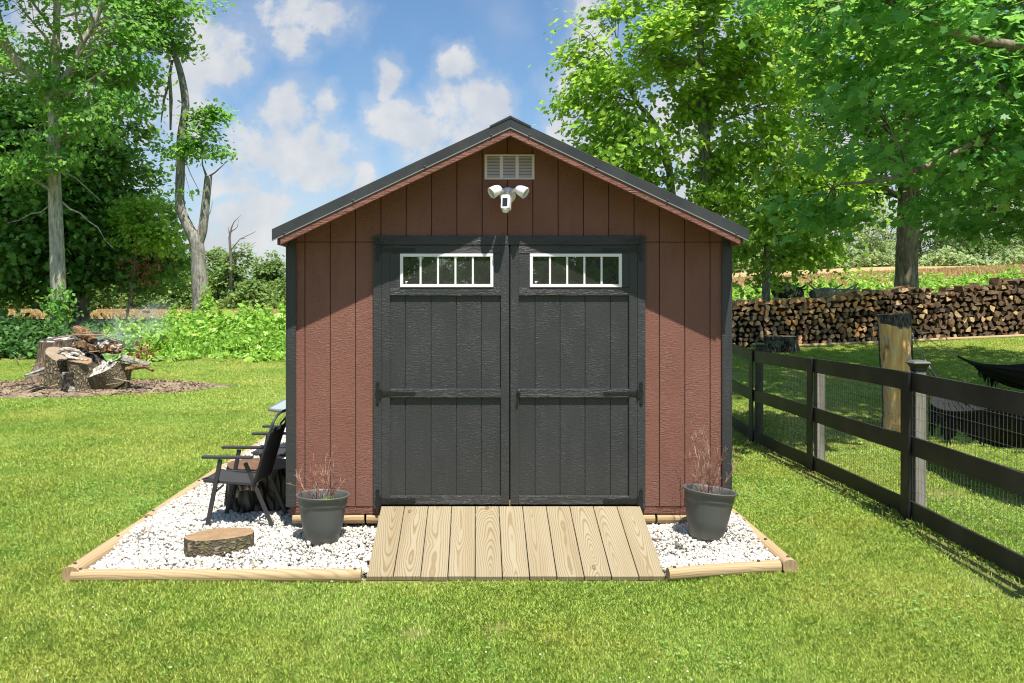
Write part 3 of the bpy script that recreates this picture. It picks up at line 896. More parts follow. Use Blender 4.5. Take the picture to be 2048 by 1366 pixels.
for sgn in (-1, 1):
    mb = MB(); xe = XC + sgn * (HR + .004)
    pts = [(XC, zf(XC) + .067), (xe, zf(xe) + .067), (xe, zf(xe) + .156), (XC, zf(XC) + .146)]
    if sgn < 0: pts = pts[::-1]
    mb.prism(pts, YR - .030, YR - .024)
    for t in (.08, .36, .66, .95):
        x = XC + sgn * HR * t; z = zf(x) + .075
        mb.tube([(x, YR - .038, z), (x, YR - .0305, z)], .007, 8)
        mb.tube([(x, YR - .034, z), (x, YR - .0302, z)], .011, 8)
    tr = part(mb, 'rake_trim', M_metal_dark, roof, .0015)
    mb = MB()
    pts = [(XC, zf(XC) + .058), (xe, zf(xe) + .058), (xe, zf(xe) + .0665), (XC, zf(XC) + .0665)]
    if sgn < 0: pts = pts[::-1]
    mb.prism(pts, YR - .031, YR - .024)
    part(mb, 'drip_edge', M_hem_lit, roof)
    mb = MB(); xe = XC + sgn * 1.842
    pts = [(XC, zf(XC)), (xe, zf(xe)), (xe, zf(xe) + .088), (XC, zf(XC) + .088)]
    if sgn < 0: pts = pts[::-1]
    mb.prism(pts, YR - .0235, YR + .02)
    part(mb, 'rake_board', M_brown_h, roof, .002)
    mb = MB(); x0, x1 = sorted((XC + sgn * 1.842, XC + sgn * 1.872))
    mb.box(x0, x1, YR + .0, YE - .01, zf(XC + 1.842) - .0, zf(XC + 1.872) + .088)
    part(mb, 'eave_board', M_brown_h, roof, .002)
    mb = MB()
    pts = [(XC, zf(XC) + .074), (xe, zf(xe) + .074), (xe, zf(xe) + .088), (XC, zf(XC) + .088)]
    if sgn < 0: pts = pts[::-1]
    mb.prism(pts, YR + .021, YF - .001)
    part(mb, 'soffit', M_brown_h, roof)
# gable vent
vx0, vx1, vz0, vz1 = PX(969, YF), PX(1069, YF), PZ(359, YF), PZ(309, YF)
mb = MB(); w3 = (vx1 - vx0); yv = YF - .012
c0 = [vx0, vx0 + .022, vx0 + .127, vx0 + .155, vx0 + .258, vx0 + .286, vx1 - .022, vx1]
mb.box(vx0, vx1, yv, YF, vz1 - .016, vz1); mb.box(vx0, vx1, yv, YF, vz0, vz0 + .016)
for a, b in ((0, 1), (2, 3), (4, 5), (6, 7)): mb.box(c0[a], c0[b], yv + .0004, YF, vz0 + .016, vz1 - .016)
vent = part(mb, 'gable_vent', M_whitegrey, None, .003)
for a, b in ((1, 2), (3, 4), (5, 6)):
    mb = MB(); mb.box(c0[a] - .004, c0[b] + .004, YF - .0008, YF - .0002, vz0 + .012, vz1 - .012); part(mb, 'slat_gap_shade', M_gap, vent)  # near-black sheet stands in for the shade between the louvres
    mb = MB()
    for k in range(14):
        z0 = vz0 + .018 + k * (vz1 - vz0 - .036) / 14
        h = (vz1 - vz0 - .036) / 14
        mb.hexa([(c0[a], yv + .0015, z0), (c0[b], yv + .0015, z0), (c0[b], yv + .004, z0), (c0[a], yv + .004, z0),
                 (c0[a], yv + .0075, z0 + h * .74), (c0[b], yv + .0075, z0 + h * .74), (c0[b], yv + .010, z0 + h * .74), (c0[a], yv + .010, z0 + h * .74)])
    part(mb, 'louvre', M_whitegrey, vent)

# floodlight
fx_, fz_ = PX(1015.5, YF), PZ(391, YF)
fl = thing('floodlight_camera', 'white twin floodlight camera screwed to the shed gable below the vent', 'security light', (fx_, YF, fz_))
FO = (fx_, YF, fz_)
mb = MB(); mb.lathe([(.068, 0), (.068, .018), (.060, .034), (.034, .042), (0, .042)], n=32)
mb.xf(Matrix.Translation((fx_, YF, fz_)) @ Matrix.Rotation(PI / 2, 4, 'X')); mb.build('base_plate', M_white, fl, FO, True)
for sgn in (-1, 1):
    c = Vector((fx_ + sgn * .055, YF - .085, fz_ + .035))
    tip = Vector((fx_ + sgn * .082, YF - .145, fz_ + .035))
    mb = MB(); mb.tube([(fx_ + sgn * .03, YF - .03, fz_ + .022), c, tip], [.022, .018, .014], 12)
    mb.build('lamp_arm', M_white, fl, FO, True)
    ax = Vector((sgn * .70, -.30, -.45)).normalized()
    Mx = Matrix.Translation(tip - ax * .012) @ ax.to_track_quat('Z', 'Y').to_matrix().to_4x4()
    mb = MB(); mb.lathe([(0, -.012), (.020, -.010), (.034, .006), (.044, .035), (.049, .085), (.046, .088), (.042, .074)], n=28); mb.xf(Mx)
    hd = mb.build('lamp_head', M_white, fl, FO, True)
    mb = MB(); mb.lathe([(.043, .074), (.02, .070), (0, .070)], n=28); mb.xf(Mx); mb.build('lamp_face', M_ledface, hd, FO, True)
cm = Matrix.Translation((fx_ - .022, YF - .165, fz_ - .080)) @ Matrix.Rotation(R(-14), 4, 'Z') @ Matrix.Rotation(R(-10), 4, 'X')
mb = MB()
o8 = [(-.030, -.055), (.030, -.055), (.036, -.045), (.036, .052), (.026, .062), (-.026, .062), (-.036, .052), (-.036, -.045)]
mb.prism(o8, -.03, .05); mb.xf(cm); cb = mb.build('camera_body', M_white, fl, FO, False, .006)
mb = MB(); mb.lathe([(0, -.032), (.018, -.028), (.028, -.016), (.032, 0)], (0, .002, -.052), 20); mb.xf(cm); mb.build('motion_sensor', M_white, fl, FO, True)
mb = MB(); mb.box(-.022, .020, -.0325, -.029, -.036, .034); mb.xf(cm); mb.build('camera_window', M_lens, cb, FO, False, .002)
mb = MB(); mb.tube([(fx_, YF - .03, fz_ - .02), (fx_ - .012, YF - .12, fz_ - .03), (fx_ - .02, YF - .15, fz_ - .06)], [.02, .017, .017], 12); mb.build('camera_arm', M_white, fl, FO, True)

# ------------------------------------------------------------------ ramp
rt0, rt1 = (PX(762, YF - .03), PX(1281, YF - .03))
yb_, yt_ = 6.32, YF - .022
rb0, rb1 = PX(732, yb_), PX(1332, yb_)
ramp = thing('ramp', 'pale new pine ramp of eleven boards leading up to the shed doors', 'ramp', ((rb0 + rb1) / 2, yb_, 0))
RO = ((rb0 + rb1) / 2, yb_, 0)
mb = MB()
zt_, zb_ = .305, .026
L = math.hypot(yt_ - yb_, zt_ - zb_)
for k in range(11):
    jig = random.uniform(-.004, .012)
    def P(t, x0f, s):
        # t 0 foot..1 head
        xx0 = rb0 + (rb1 - rb0) * x0f; xx1 = rt0 + (rt1 - rt0) * x0f
        return xx0 + (xx1 - xx0) * t + s
    q0, q1 = k / 11, (k + 1) / 11
    y0 = yb_ - jig
    th = .034
    pts = [(P(0, q0, .0035), y0, zb_ - th), (P(0, q1, -.0035), y0, zb_ - th), (P(1, q1, -.0025), yt_, zt_ - th), (P(1, q0, .0025), yt_, zt_ - th),
           (P(0, q0, .0035), y0 - .006, zb_), (P(0, q1, -.0035), y0 - .006, zb_), (P(1, q1, -.0025), yt_, zt_), (P(1, q0, .0025), yt_, zt_)]
    mb.hexa(pts, 0, (0, 1))
bd = mb.build('boards', M_ramp, ramp, RO, False, .003)
for t in (.04, .5, .96):
    mb = MB()
    x0 = rb0 + (rt0 - rb0) * .5 + t * (rt1 - rt0 - .04)
    mb.hexa([(x0, yb_ + .06, -.02), (x0 + .04, yb_ + .06, -.02), (x0 + .04, yt_, .04), (x0, yt_, .04), (x0, yb_ + .06, .006), (x0 + .04, yb_ + .06, .006), (x0 + .04, yt_, zt_ - .037), (x0, yt_, zt_ - .037)])
    mb.build('stringer', M_timber, ramp, RO)

# ------------------------------------------------------------------ landscape timbers
def timber(name, a, b, r, label, spikes=(.08, .5, .92)):
    a = Vector(a); b = Vector(b)
    t = thing(name, label, 'border timber', tuple(a), 0, 'landscape timbers edging the gravel')
    mb = MB(); n = 9
    pts = [a.lerp(b, k / n) for k in range(n + 1)]
    d = (b - a); 
    # flattened round: two flat faces
    e1 = Vector((d.y, -d.x, 0)).normalized(); vs = []; fs = []; uvs = []; NN = 16
    for i, p in enumerate(pts):
        wob = 1 + random.uniform(-.015, .015)
        for j in range(NN):
            an = 2 * PI * j / NN
            cx = math.cos(an); sz = math.sin(an)
            cx = math.copysign(min(abs(cx) * 1.12, 1.0), cx)
            vs.append(p + e1 * cx * r * 1.05 * wob + Vector((0, 0, sz * r * wob)))
    for i in range(n):
        for j in range(NN):
            j2 = (j + 1) % NN
            fs.append((i * NN + j, i * NN + j2, (i + 1) * NN + j2, (i + 1) * NN + j))
            l0 = d.length * i / n; l1 = d.length * (i + 1) / n
            s0 = 2 * PI * r * j / NN; s1 = 2 * PI * r * (j + 1) / NN
            uvs.append([(s0, l0), (s1, l0), (s1, l1), (s0, l1)])
    mb.add(vs, fs, 0, uvs)
    mb.f.append(list(range(NN - 1, -1, -1))); mb.m.append(1); mb.uv.append(None)
    mb.f.append([n * NN + j for j in range(NN)]); mb.m.append(1); mb.uv.append(None)
    mb.build('log', [M_timber, M_timber_end], t, tuple(a), 'auto')
    for s in spikes:
        p = a.lerp(b, s) + Vector((random.uniform(-.01, .01), 0, r * .985))
        m2 = MB(); m2.lathe([(.013, 0), (.013, .006), (.008, .010), (0, .010)], tuple(p), 10); m2.build('spike', M_spike, t, tuple(a), True)
    return t
yl = 6.30
timber('border_timber', (PX(146, yl), yl, .035), (PX(722, yl), yl + .02, .03), .047, 'long rounded pine timber along the front of the gravel, left of the ramp', (.03, .50, .98))
timber('border_timber', (PX(1334, yl), yl - .03, .055), (PX(1561, yl), yl + .03, .095), .047, 'short rounded pine timber along the front of the gravel, right of the ramp', (.07, .82))
timber('border_timber', (-2.90, 6.27, .05), (-2.885, 7.72, .06), .058, 'split pine timber at the front left corner of the gravel bed', (.05, .55, .96))
timber('border_timber', (-2.885, 7.725, .072), (-2.90, 10.1, .072), .058, 'middle pine timber edging the left side of the gravel, beside the folding chairs', (.05, .6))
timber('border_timber', (-2.90, 10.11, .06), (-2.89, 12.6, .07), .057, 'farthest pine timber edging the left side of the gravel, near the glass table', (.05, .6))
timber('border_timber', (2.265, 6.28, .105), (2.262, 7.42, .12), .05, 'pine timber with a notch at the front right corner of the gravel bed', (.06, .45, .93))
timber('border_timber', (2.262, 7.425, .125), (2.25, 9.8, .12), .05, 'pine timber running back along the right wall of the shed', (.05,))

# ------------------------------------------------------------------ gravel stones
def in_gravel(x, y):
    e = .05
    ok = (x > GX0 + .02) & (x < GX1 - .02) & (y > GY0 + .02) & (y < GY1)
    ok &= ~((x > xL + .01) & (x < xR - .01) & (y > YF + .14))
    tt = np.clip((y - yb_) / (yt_ - yb_), 0, 1)
    ok &= ~((x > rb0 + (rt0 - rb0) * tt + .01) & (x < rb1 + (rt1 - rb1) * tt - .01) & (y < YF))
    return ok
def stones():
    rg = np.random.default_rng(11)
    bm = bmesh.new(); bmesh.ops.create_icosphere(bm, subdivisions=1, radius=1)
    bv = np.array([v.co[:] for v in bm.verts]); bf = np.array([[v.index for v in f.verts] for f in bm.faces]); bm.free()
    P = []
    for (x0, x1, y0, y1, den, s) in ((GX0, xL, GY0, 8.4, 4000, 1.0), (xL, xR, GY0, YF + .15, 4000, 1.0), (xR, GX1, GY0, 8.5, 4000, 1), (GX0, xL, 8.4, 13.3, 1500, 1.25)):
        n = int((x1 - x0) * (y1 - y0) * den)
        x = rg.uniform(x0, x1, n); y = rg.uniform(y0, y1, n)
        k = in_gravel(x, y)
        P.append(np.stack([x[k], y[k], np.full(k.sum(), s)], -1))
    P = np.concatenate(P); n = len(P)
    size = np.clip(rg.lognormal(math.log(.0118), .30, n), .0065, .025) * P[:, 2]
    sc = np.stack([rg.uniform(.8, 1.35, n), rg.uniform(.75, 1.1, n), rg.uniform(.5, .85, n)], -1) * size[:, None]
    a = rg.normal(size=(n, 3, 3)); q, _ = np.linalg.qr(a)
    q = q * .75 + np.eye(3)[None] * .25 * 0
    q, _ = np.linalg.qr(a)
    K = len(bv)
    base = bv[None] * (1 + rg.uniform(-.22, .22, (n, K, 1)))
    v = base * sc[:, None, :]
    v = np.einsum('nij,nkj->nki', q, v)
    z = gravz(P[:, 0], P[:, 1]) + rg.uniform(-.004, .016, n) * (1 + vnoise(np.c_[P[:, :2], P[:, :1] * 0], 9, 2))
    v += np.stack([P[:, 0], P[:, 1], z], -1)[:, None, :]
    fs = (bf[None] + (np.arange(n) * K)[:, None, None]).reshape(-1, 3)
    me = bpy.data.meshes.new('gravel')
    me.vertices.add(n * K); me.vertices.foreach_set('co', v.astype(np.float32).ravel())
    me.loops.add(len(fs) * 3); me.loops.foreach_set('vertex_index', fs.astype(np.int32).ravel())
    me.polygons.add(len(fs)); me.polygons.foreach_set('loop_start', np.arange(0, len(fs) * 3, 3, dtype=np.int32))
    me.materials.append(M_stone); me.update(calc_edges=True)
    o = bpy.data.objects.new('gravel', me); COL.objects.link(o)
    tag(o, 'white crushed stone filling the bed around the shed', 'gravel', kind='stuff')
stones()

# ------------------------------------------------------------------ lawn grass
def lawn_mask(x, y):
    k = ~((x > -2.96) & (x < 2.33) & (y > 6.25) & (y < 13.5))
    k &= ~((y > yb_ - .03) & (y < 6.6) & (x > rb0 - .01) & (x < rb1 + .01))
    k &= fire_r(x, y) > .93
    k &= ~((x > xL - .05) & (x < xR + .05) & (y > 7) & (y < YB + .02))
    return k
FENX = lambda y: 3.725 + (y - 9.63) * .026
BARE = [(0.15, 5.35, .22), (-.35, 5.3, .16), (.45, 5.25, .13), (4.3, 8.2, .5), (4.9, 7.6, .6), (3.9, 9.6, .35), (-3.6, 15.5, .35), (4.9, 13.6, .5), (5.5, 12.2, .55)]
def bare_prob(x, y):
    p = np.zeros_like(x)
    for (a, b, r) in BARE:
        d = np.hypot(x - a, (y - b)) / r
        p = np.maximum(p, .88 * np.clip(1.3 - d, 0, 1))
    d = np.abs(x - FENX(y) + .12)
    p = np.maximum(p, np.where((y > 5) & (y < 17), .92 * np.clip(1.25 - d / .2, 0, 1), 0))
    return p
def grass():
    rg = np.random.default_rng(5)
    bands = [(3.6, 5.4, 17000, .0030, .029), (5.4, 7.4, 12500, .0034, .029), (7.4, 10.5, 8000, .0042, .030), (10.5, 16, 4200, .0058, .032), (16, 26.5, 2100, .0088, .036), (26.5, 34, 520, .02, .09)]
    allc = []
    for (y0, y1, den, w, h) in bands:
        ym = (y0 + y1) / 2
        xa = -.60 * y1 - 2.7; xb = .68 * y1 + 2.7
        n = int((xb - xa) * (y1 - y0) * den)
        x = rg.uniform(xa, xb, n); y = rg.uniform(y0, y1, n)
        k = lawn_mask(x, y) & (x > -.57 * y - 2.4) & (x < .65 * y + 2.4)
        k &= rg.uniform(size=n) > bare_prob(x, y)
        k &= ~((x < -3) & (y > 25.5))
        x = x[k]; y = y[k]; n = len(x)
        p3 = np.c_[x, y, x * 0]
        tall = 1 + .35 * vnoise(p3, 2.2, 3) + .3 * vnoise(p3, 9, 4)
        hh = h * np.clip(tall, .4, 2) * rg.uniform(.55, 1.35, n)
        ww = w * rg.uniform(.7, 1.4, n)
        az = rg.uniform(0, 2 * PI, n); lean = np.clip(rg.normal(.85, .32, n), .05, 1.45)
        d = np.stack([np.cos(az), np.sin(az)], -1)
        z = gz(x, y) - .012
        b = np.stack([x, y, z], -1)
        side = np.stack([-d[:, 1], d[:, 0], 0 * x], -1) * ww[:, None] * .5
        tip = b + np.stack([d[:, 0] * np.sin(lean) * hh, d[:, 1] * np.sin(lean) * hh, np.cos(lean) * hh + .012], -1)
        mid = b + np.stack([d[:, 0] * np.sin(lean * .55) * hh * .55, d[:, 1] * np.sin(lean * .55) * hh * .55, np.cos(lean * .55) * hh * .6 + .006], -1)
        co = np.stack([b - side * .8, b + side * .8, mid + side, tip, mid - side], 1)
        allc.append(co)
    co = np.concatenate(allc)
    o = raw_mesh('grass', co.reshape(-1, 3), len(co), 5, M_grass)
    tag(o, 'short mown green lawn grass around the shed and yard', 'grass', kind='stuff')
grass()
M_clover = leafmat('clover_leaf', [(0, (.13, .30, .06)), (.6, (.20, .40, .08)), (1, (.30, .50, .12))], .35, (.36, .56, .09))
def clover():
    rg = np.random.default_rng(9)
    n0 = 60000
    x = rg.uniform(-4.5, 5, n0); y = 3.7 + 6.0 * rg.uniform(size=n0) ** 1.3
    p3 = np.c_[x, y, x * 0]
    k = (vnoise(p3, 1.4, 21) + .8 * vnoise(p3, 6, 22) + rg.normal(0, .5, n0) > .75) & lawn_mask(x, y)
    x = x[k]; y = y[k]
    c = np.repeat(np.c_[x, y, gz(x, y) + rg.uniform(.008, .034, len(x))], 3, axis=0)
    a = np.tile(np.array([0, 2.09, 4.19]), len(x)) + np.repeat(rg.uniform(0, 6.28, len(x)), 3)
    s = np.repeat(rg.uniform(.0035, .0068, len(x)), 3)
    c[:, 0] += np.cos(a) * s; c[:, 1] += np.sin(a) * s
    nr = np.repeat(rg.normal(0, .5, (len(x), 3)), 3, axis=0) + [0, 0, 1]
    t6 = [(math.cos(q * PI / 3), math.sin(q * PI / 3)) for q in range(6)]
    o = scatter_mesh('clover', c, nr, s, t6, M_clover, rg=rg)
    tag(o, 'clover patches growing through the front lawn', 'clover', kind='stuff')
clover()
M_flower = mat('clover_flower_white', lambda N: N.pbr((.62, .60, .52), .9, .1))
cf0 = None
for (px, py) in [(972, 1306), (1080, 1311), (1312, 1326), (1240, 1358), (1383, 1362), (1298, 1357), (145, 1214), (186, 1216), (252, 1220), (212, 1232), (12, 1278), (160, 1236), (300, 1225), (75, 1345), (1375, 1345), (1700, 1290), (1480, 1330), (1880, 1300)]:
    Y = F * (HC - .03) / (py - CY)
    if cf0 is None:
        mb = MB(); mb.lathe([(0, -.03), (.001, -.03), (.001, .0), (.008, .003), (.010, .010), (.006, .016), (0, .018)], n=9)
        mb.v = [(x * .6, y * .6, z * .6) for x, y, z in mb.v]; cf0 = mb.build('clover_flower', M_flower, smooth=True); o = cf0
        tag(o, 'tiny white clover flower head in the front lawn', 'clover flower', 'white clover flowers in the lawn')
    else:
        o = cf0.copy(); COL.objects.link(o)
    x = PX(px, Y); o.location = (x, Y, g1(x, Y) + .03); o.rotation_euler = (0, 0, random.uniform(0, 6))

# ------------------------------------------------------------------ flower pots and their bare shrubs
def pot(x, y, z, label, tilt=(0, 0)):
    t = thing('flower_pot', label, 'plant pot', (x, y, z), 0, 'grey plant pots on the gravel')
    t.rotation_euler = (tilt[0], tilt[1], 0)
    mb = MB()
    mb.lathe([(0, .0), (.128, .0), (.139, .012), (.141, .05), (.143, .053), (.165, .15), (.184, .27), (.187, .298), (.192, .30), (.194, .306), (.196, .345), (.201, .362), (.213, .366), (.216, .372), (.214, .378), (.204, .378), (.197, .366), (.187, .32), (.183, .27)], n=56)
    mb.build('pot_body', M_pot, t, smooth=True)
    mb = MB()
    vs = [(0, 0, .30)]; fs = []
    for q in range(1, 7):
        for j in range(28):
            a = 2 * PI * j / 28; r = .186 * q / 6
            vs.append((r * math.cos(a), r * math.sin(a), .30 - .012 * q / 6 + random.uniform(-.006, .006)))
    for j in range(28): fs.append((0, 1 + j, 1 + (j + 1) % 28))
    for q in range(5):
        for j in range(28):
            j2 = (j + 1) % 28
            fs.append((1 + q * 28 + j, 1 + (q + 1) * 28 + j, 1 + (q + 1) * 28 + j2, 1 + q * 28 + j2))
    mb.add(vs, fs); mb.build('soil', M_soil, t, smooth=True)
    return t
def twigs(mb, p, d, ln, r, depth, rg, spread=.5):
    pts = [Vector(p)]; dd = Vector(d).normalized(); n = 4
    for k in range(n):
        dd = (dd + Vector((rg.uniform(-1, 1), rg.uniform(-1, 1), rg.uniform(-.3, .8))) * .22).normalized()
        pts.append(pts[-1] + dd * ln / n)
    mb.tube(pts, [r * (1 - .5 * k / n) for k in range(n + 1)], 5)
    if depth:
        for k in range(rg.choice((3, 4, 5))):
            i = rg.choice((1, 2, 3, 4))
            nd = (dd + Vector((rg.uniform(-1, 1), rg.uniform(-1, 1), rg.uniform(-.2, .9))) * spread).normalized()
            twigs(mb, pts[i], nd, ln * rg.uniform(.42, .7), r * .55, depth - 1, rg, spread)
def shrub(x, y, z, stems, ln, seed, label, sprout, tilt=(0, 0)):
    rg = random.Random(seed)
    t = thing('bare_shrub', label, 'shrub', (x, y, z))
    t.rotation_euler = (tilt[0], tilt[1], 0)
    mb = MB()
    for (ax, ay, k) in stems:
        twigs(mb, (ax * .05, ay * .05, -.02), (ax, ay, 1.0), ln * k, .0046, 2, rg)
    mb.build('stems', M_redtwig, t)
    r2 = np.random.default_rng(seed)
    if sprout:
        n = 90
        c = np.c_[r2.normal(.05, .03, n), r2.normal(-.03, .03, n), r2.uniform(.0, .055, n)]
        scatter_mesh('sprouts', c, r2.normal(size=(n, 3)) + [0, 0, .6], r2.uniform(.008, .018, n), [(0, -1), (.3, 0), (0, 1), (-.3, 0)], M_sprout, t)
    vv = np.array(mb.v); tips = vv[vv[:, 2] > ln * .25]
    pick = tips[r2.integers(0, len(tips), 170)]
    scatter_mesh('buds', pick, r2.normal(size=pick.shape), r2.uniform(.003, .0065, len(pick)), [(0, -1), (.5, 0), (0, 1), (-.5, 0)], M_redtwig, t)
PLX, PLY = PX(644, 7.02), 7.02
pzl = float(gravz(PLX, PLY)) - .004
pot(PLX, PLY, pzl, 'dark grey round plant pot left of the ramp with a few green sprouts', (R(-1), R(1)))
shrub(PLX + .01, PLY - .01, pzl + .31, [(-.75, .1, .8), (-.3, .2, 1.0), (.15, -.1, 1.1), (.35, .2, .9), (.55, -.1, 1.0), (-.55, -.2, .6), (0, .3, .95)], .24, 3, 'nearly bare twiggy shrub with green sprouts at its foot in the left pot', True)
PRX, PRY = PX(1411, 6.98), 6.98
pzr = float(gravz(PRX, PRY)) - .002
pot(PRX, PRY, pzr, 'dark grey round plant pot right of the ramp, leaning and flecked with lichen', (R(-1.5), R(6)))
shrub(PRX + .035, PRY, pzr + .315, [(-.45, .1, 1.0), (-.2, .2, 1.25), (.05, -.1, 1.2), (.3, .2, 1.0), (.75, -.05, 1.0), (-.55, -.2, .8), (.12, .3, 1.15), (-.1, -.3, 1.1), (-.35, .3, 1.2)], .27, 8, 'dense bare reddish twig shrub growing in the leaning right pot', False)

# ------------------------------------------------------------------ cut rounds and stumps
def round_log(name, label, cat, loc, rx, ry, h, flare, mats, rz=0, tilt=(0, 0), n=64, seed=1, rough=.05, group=None, topdip=0.0, slant=(0, 0)):
    """bark side and cut top as two parts"""
    rg = np.random.default_rng(seed)
    a = np.linspace(0, 2 * PI, n, endpoint=False)
    lobe = 1 + rough * (np.sin(2 * a + rg.uniform(0, 6)) * .8 + np.sin(3 * a + rg.uniform(0, 6)) * .7 + np.sin(5 * a + rg.uniform(0, 6)) * .4) + rg.uniform(-.012, .012, n)
    t = thing(name, label, cat, loc, rz, group)
    t.rotation_euler = (tilt[0], tilt[1], rz)
    lv = 9; mb = MB(); vs = []; fs = []
    for i in range(lv):
        q = i / (lv - 1)
        f = 1 + flare * (1 - q) ** 2.4 * (1 + .5 * np.sin(5 * a + seed))
        jit = rg.uniform(-.012, .012, n)
        for j in range(n):
            r = lobe[j] * (f[j] if hasattr(f, '__len__') else f) + (jit[j] if 0 < i < lv - 1 else 0)
            x = rx * r * math.cos(a[j]); y = ry * r * math.sin(a[j])
            vs.append((x, y, -.03 + (h + .03 + slant[0] * x + slant[1] * y) * q))
    for i in range(lv - 1):
        for j in range(n):
            j2 = (j + 1) % n
            fs.append((i * n + j, i * n + j2, (i + 1) * n + j2, (i + 1) * n + j))
    mb.add(vs, fs); mb.build('bark', mats[0], t, smooth=True)
    mb = MB(); vs = [(0, 0, h - topdip)]; fs = []
    for q in (.35, .7, .93, 1.0):
        for j in range(n):
            x = rx * lobe[j] * math.cos(a[j]) * q; y = ry * lobe[j] * math.sin(a[j]) * q
            vs.append((x, y, h + .001 + slant[0] * x + slant[1] * y - topdip * (1 - q) + (rg.uniform(-.004, .004) if q < 1 else -.001)))
    for j in range(n): fs.append((0, 1 + j, 1 + (j + 1) % n))
    for q in range(3):
        for j in range(n):
            j2 = (j + 1) % n
            fs.append((1 + q * n + j, 1 + (q + 1) * n + j, 1 + (q + 1) * n + j2, 1 + q * n + j2))
    mb.add(vs, fs); mb.build('cut_face', mats[1], t, smooth=True)
    return t
round_log('log_slice', 'low oval log slice with a tan cut face lying on the white gravel', 'log slice', (PX(440, 6.86), 6.86, .052), .27, .17, .135, 0, [M_roundbark, M_end_slice], R(22), seed=4, rough=.05)
round_log('tree_stump', 'large dark barked stump used as a side table between the folding chairs', 'stump', (-1.98, 8.17, .06), .335, .33, .43, .12, [M_darkbark, M_end_red], .4, seed=6)
round_log('tree_stump', 'wide low grey stump at the far end of the fence before the log pile', 'stump', (PX(1561, 24), 24.0, g1(PX(1561, 24), 24)), .47, .42, .42, .12, [M_darkbark, M_end_grey], .2, seed=9)

# ------------------------------------------------------------------ folding chairs
def folding_chair(label):
    """faces -x; origin on the ground in the middle"""
    t = thing('folding_chair', label, 'chair', (0, 0, 0), 0, 'black folding chairs beside the shed')
    W2 = .245
    def pipe(name, pts, w, h, mt=M_chairmetal): 
        mb = MB()
        for a, b in zip(pts[:-1], pts[1:]): mb.bar(a, b, w, h)
        return mb.build(name, mt, t, bevel=.004)
    for s in (-1, 1):
        y = s * W2
        pipe('front_leg', [(-.34, y, 0), (-.215, y, .625)], .022, .036)
        yo = y - s * .03
        pipe('rear_leg', [(.245, yo, 0), (-.015, yo, .595)], .020, .034)
        mb = MB(); mb.box(-.37, .06, y - .026, y + .026, .633, .657); mb.build('armrest', M_chairmetal, t, bevel=.008)
        pipe('brace', [(-.285, y * .94, .33), (-.19, y * .94, .415)], .012, .018)
        pipe('seat_rail', [(-.37, yo, .44), (.10, yo, .415)], .02, .026)
    pipe('foot_bar', [(.245, -W2 + .03, .02), (.245, W2 - .03, .02)], .022, .022)
    pipe('foot_bar', [(-.335, -W2, .02), (-.335, W2, .02)], .022, .022)
    # back frame: two uprights joined by a round topped hoop
    mb = MB(); up = []
    p0 = Vector((.06, -W2 + .012, .40)); p1 = Vector((.215, -W2 + .012, .90))
    up = [p0, p1, Vector((.228, -W2 + .03, .945)), Vector((.24, -W2 + .085, .985)), Vector((.246, -W2 + .15, 1.0))]
    up = up + [Vector((q.x, -q.y, q.z)) for q in reversed(up)]
    mb.tube(up, .0115, 10); mb.build('back_frame', M_chairmetal, t, smooth=True)
    # sling fabric
    mb = MB(); vs = []; fs = []; n = 10
    for i in range(n + 1):
        q = i / n; z = .43 + q * .45; x = .07 + (z - .40) * .31
        for j in range(9):
            yy = -W2 + .012 + (2 * W2 - .024) * j / 8
            vs.append((x + .02 * math.sin(PI * j / 8), yy, z))
    for i in range(n):
        for j in range(8): fs.append((i * 9 + j, i * 9 + j + 1, (i + 1) * 9 + j + 1, (i + 1) * 9 + j))
    mb.add(vs, fs); b = mb.build('backrest', M_sling, t, smooth=True)
    b.modifiers.new('thick', 'SOLIDIFY').thickness = .006
    mb = MB(); vs = []; fs = []
    for i in range(n + 1):
        q = i / n; x = -.385 + q * .46; z = .452 - q * .03 - .018 * math.sin(PI * q)
        for j in range(9): vs.append((x, -W2 + .02 + (2 * W2 - .04) * j / 8, z - .014 * math.sin(PI * j / 8)))
    for i in range(n):
        for j in range(8): fs.append((i * 9 + j, i * 9 + j + 1, (i + 1) * 9 + j + 1, (i + 1) * 9 + j))
    mb.add(vs, fs); b = mb.build('seat', M_sling, t, smooth=True)
    b.modifiers.new('thick', 'SOLIDIFY').thickness = .008
    return t
ch = folding_chair('black metal and fabric folding chair nearest the front of the shed, before the big stump')
ch.location = (-1.90, 7.545, .062); ch.rotation_euler = (0, 0, R(-3))
c2 = copy_tree(ch); c2['label'] = 'black folding chair farther back along the shed wall, behind the big stump'
c2.location = (-1.83, 8.86, .062); c2.rotation_euler = (0, 0, R(2))

# glass table
tb = thing('patio_table', 'round cornered pale glass patio table behind the folding chairs', 'table', (-2.0, 10.9, .05))
mb = MB(); pts = []
tx, ty, tr_ = .47, .62, .2
for (cx, cyy, a0) in ((tx - tr_, ty - tr_, 0), (-tx + tr_, ty - tr_, 90), (-tx + tr_, -ty + tr_, 180), (tx - tr_, -ty + tr_, 270)):
    for k in range(7):
        a = R(a0 + 15 * k); pts.append((cx + tr_ * math.cos(a), cyy + tr_ * math.sin(a)))
n = len(pts)
mb.add([(x * .965, y * .975, .672) for x, y in pts] + [(x * .965, y * .975, .680) for x, y in pts], [tuple(range(n - 1, -1, -1)), tuple(range(n, 2 * n))] + [(i, (i + 1) % n, (i + 1) % n + n, i + n) for i in range(n)])
mb.build('glass_top', M_tableglass, tb)
mb = MB(); ring = [(x * .985, y * .985, .668) for x, y in pts] + [(pts[0][0] * .985, pts[0][1] * .985, .668)]
mb.tube(ring, .019, 8, cap=False); mb.build('rim', M_tablerim, tb, smooth=True)
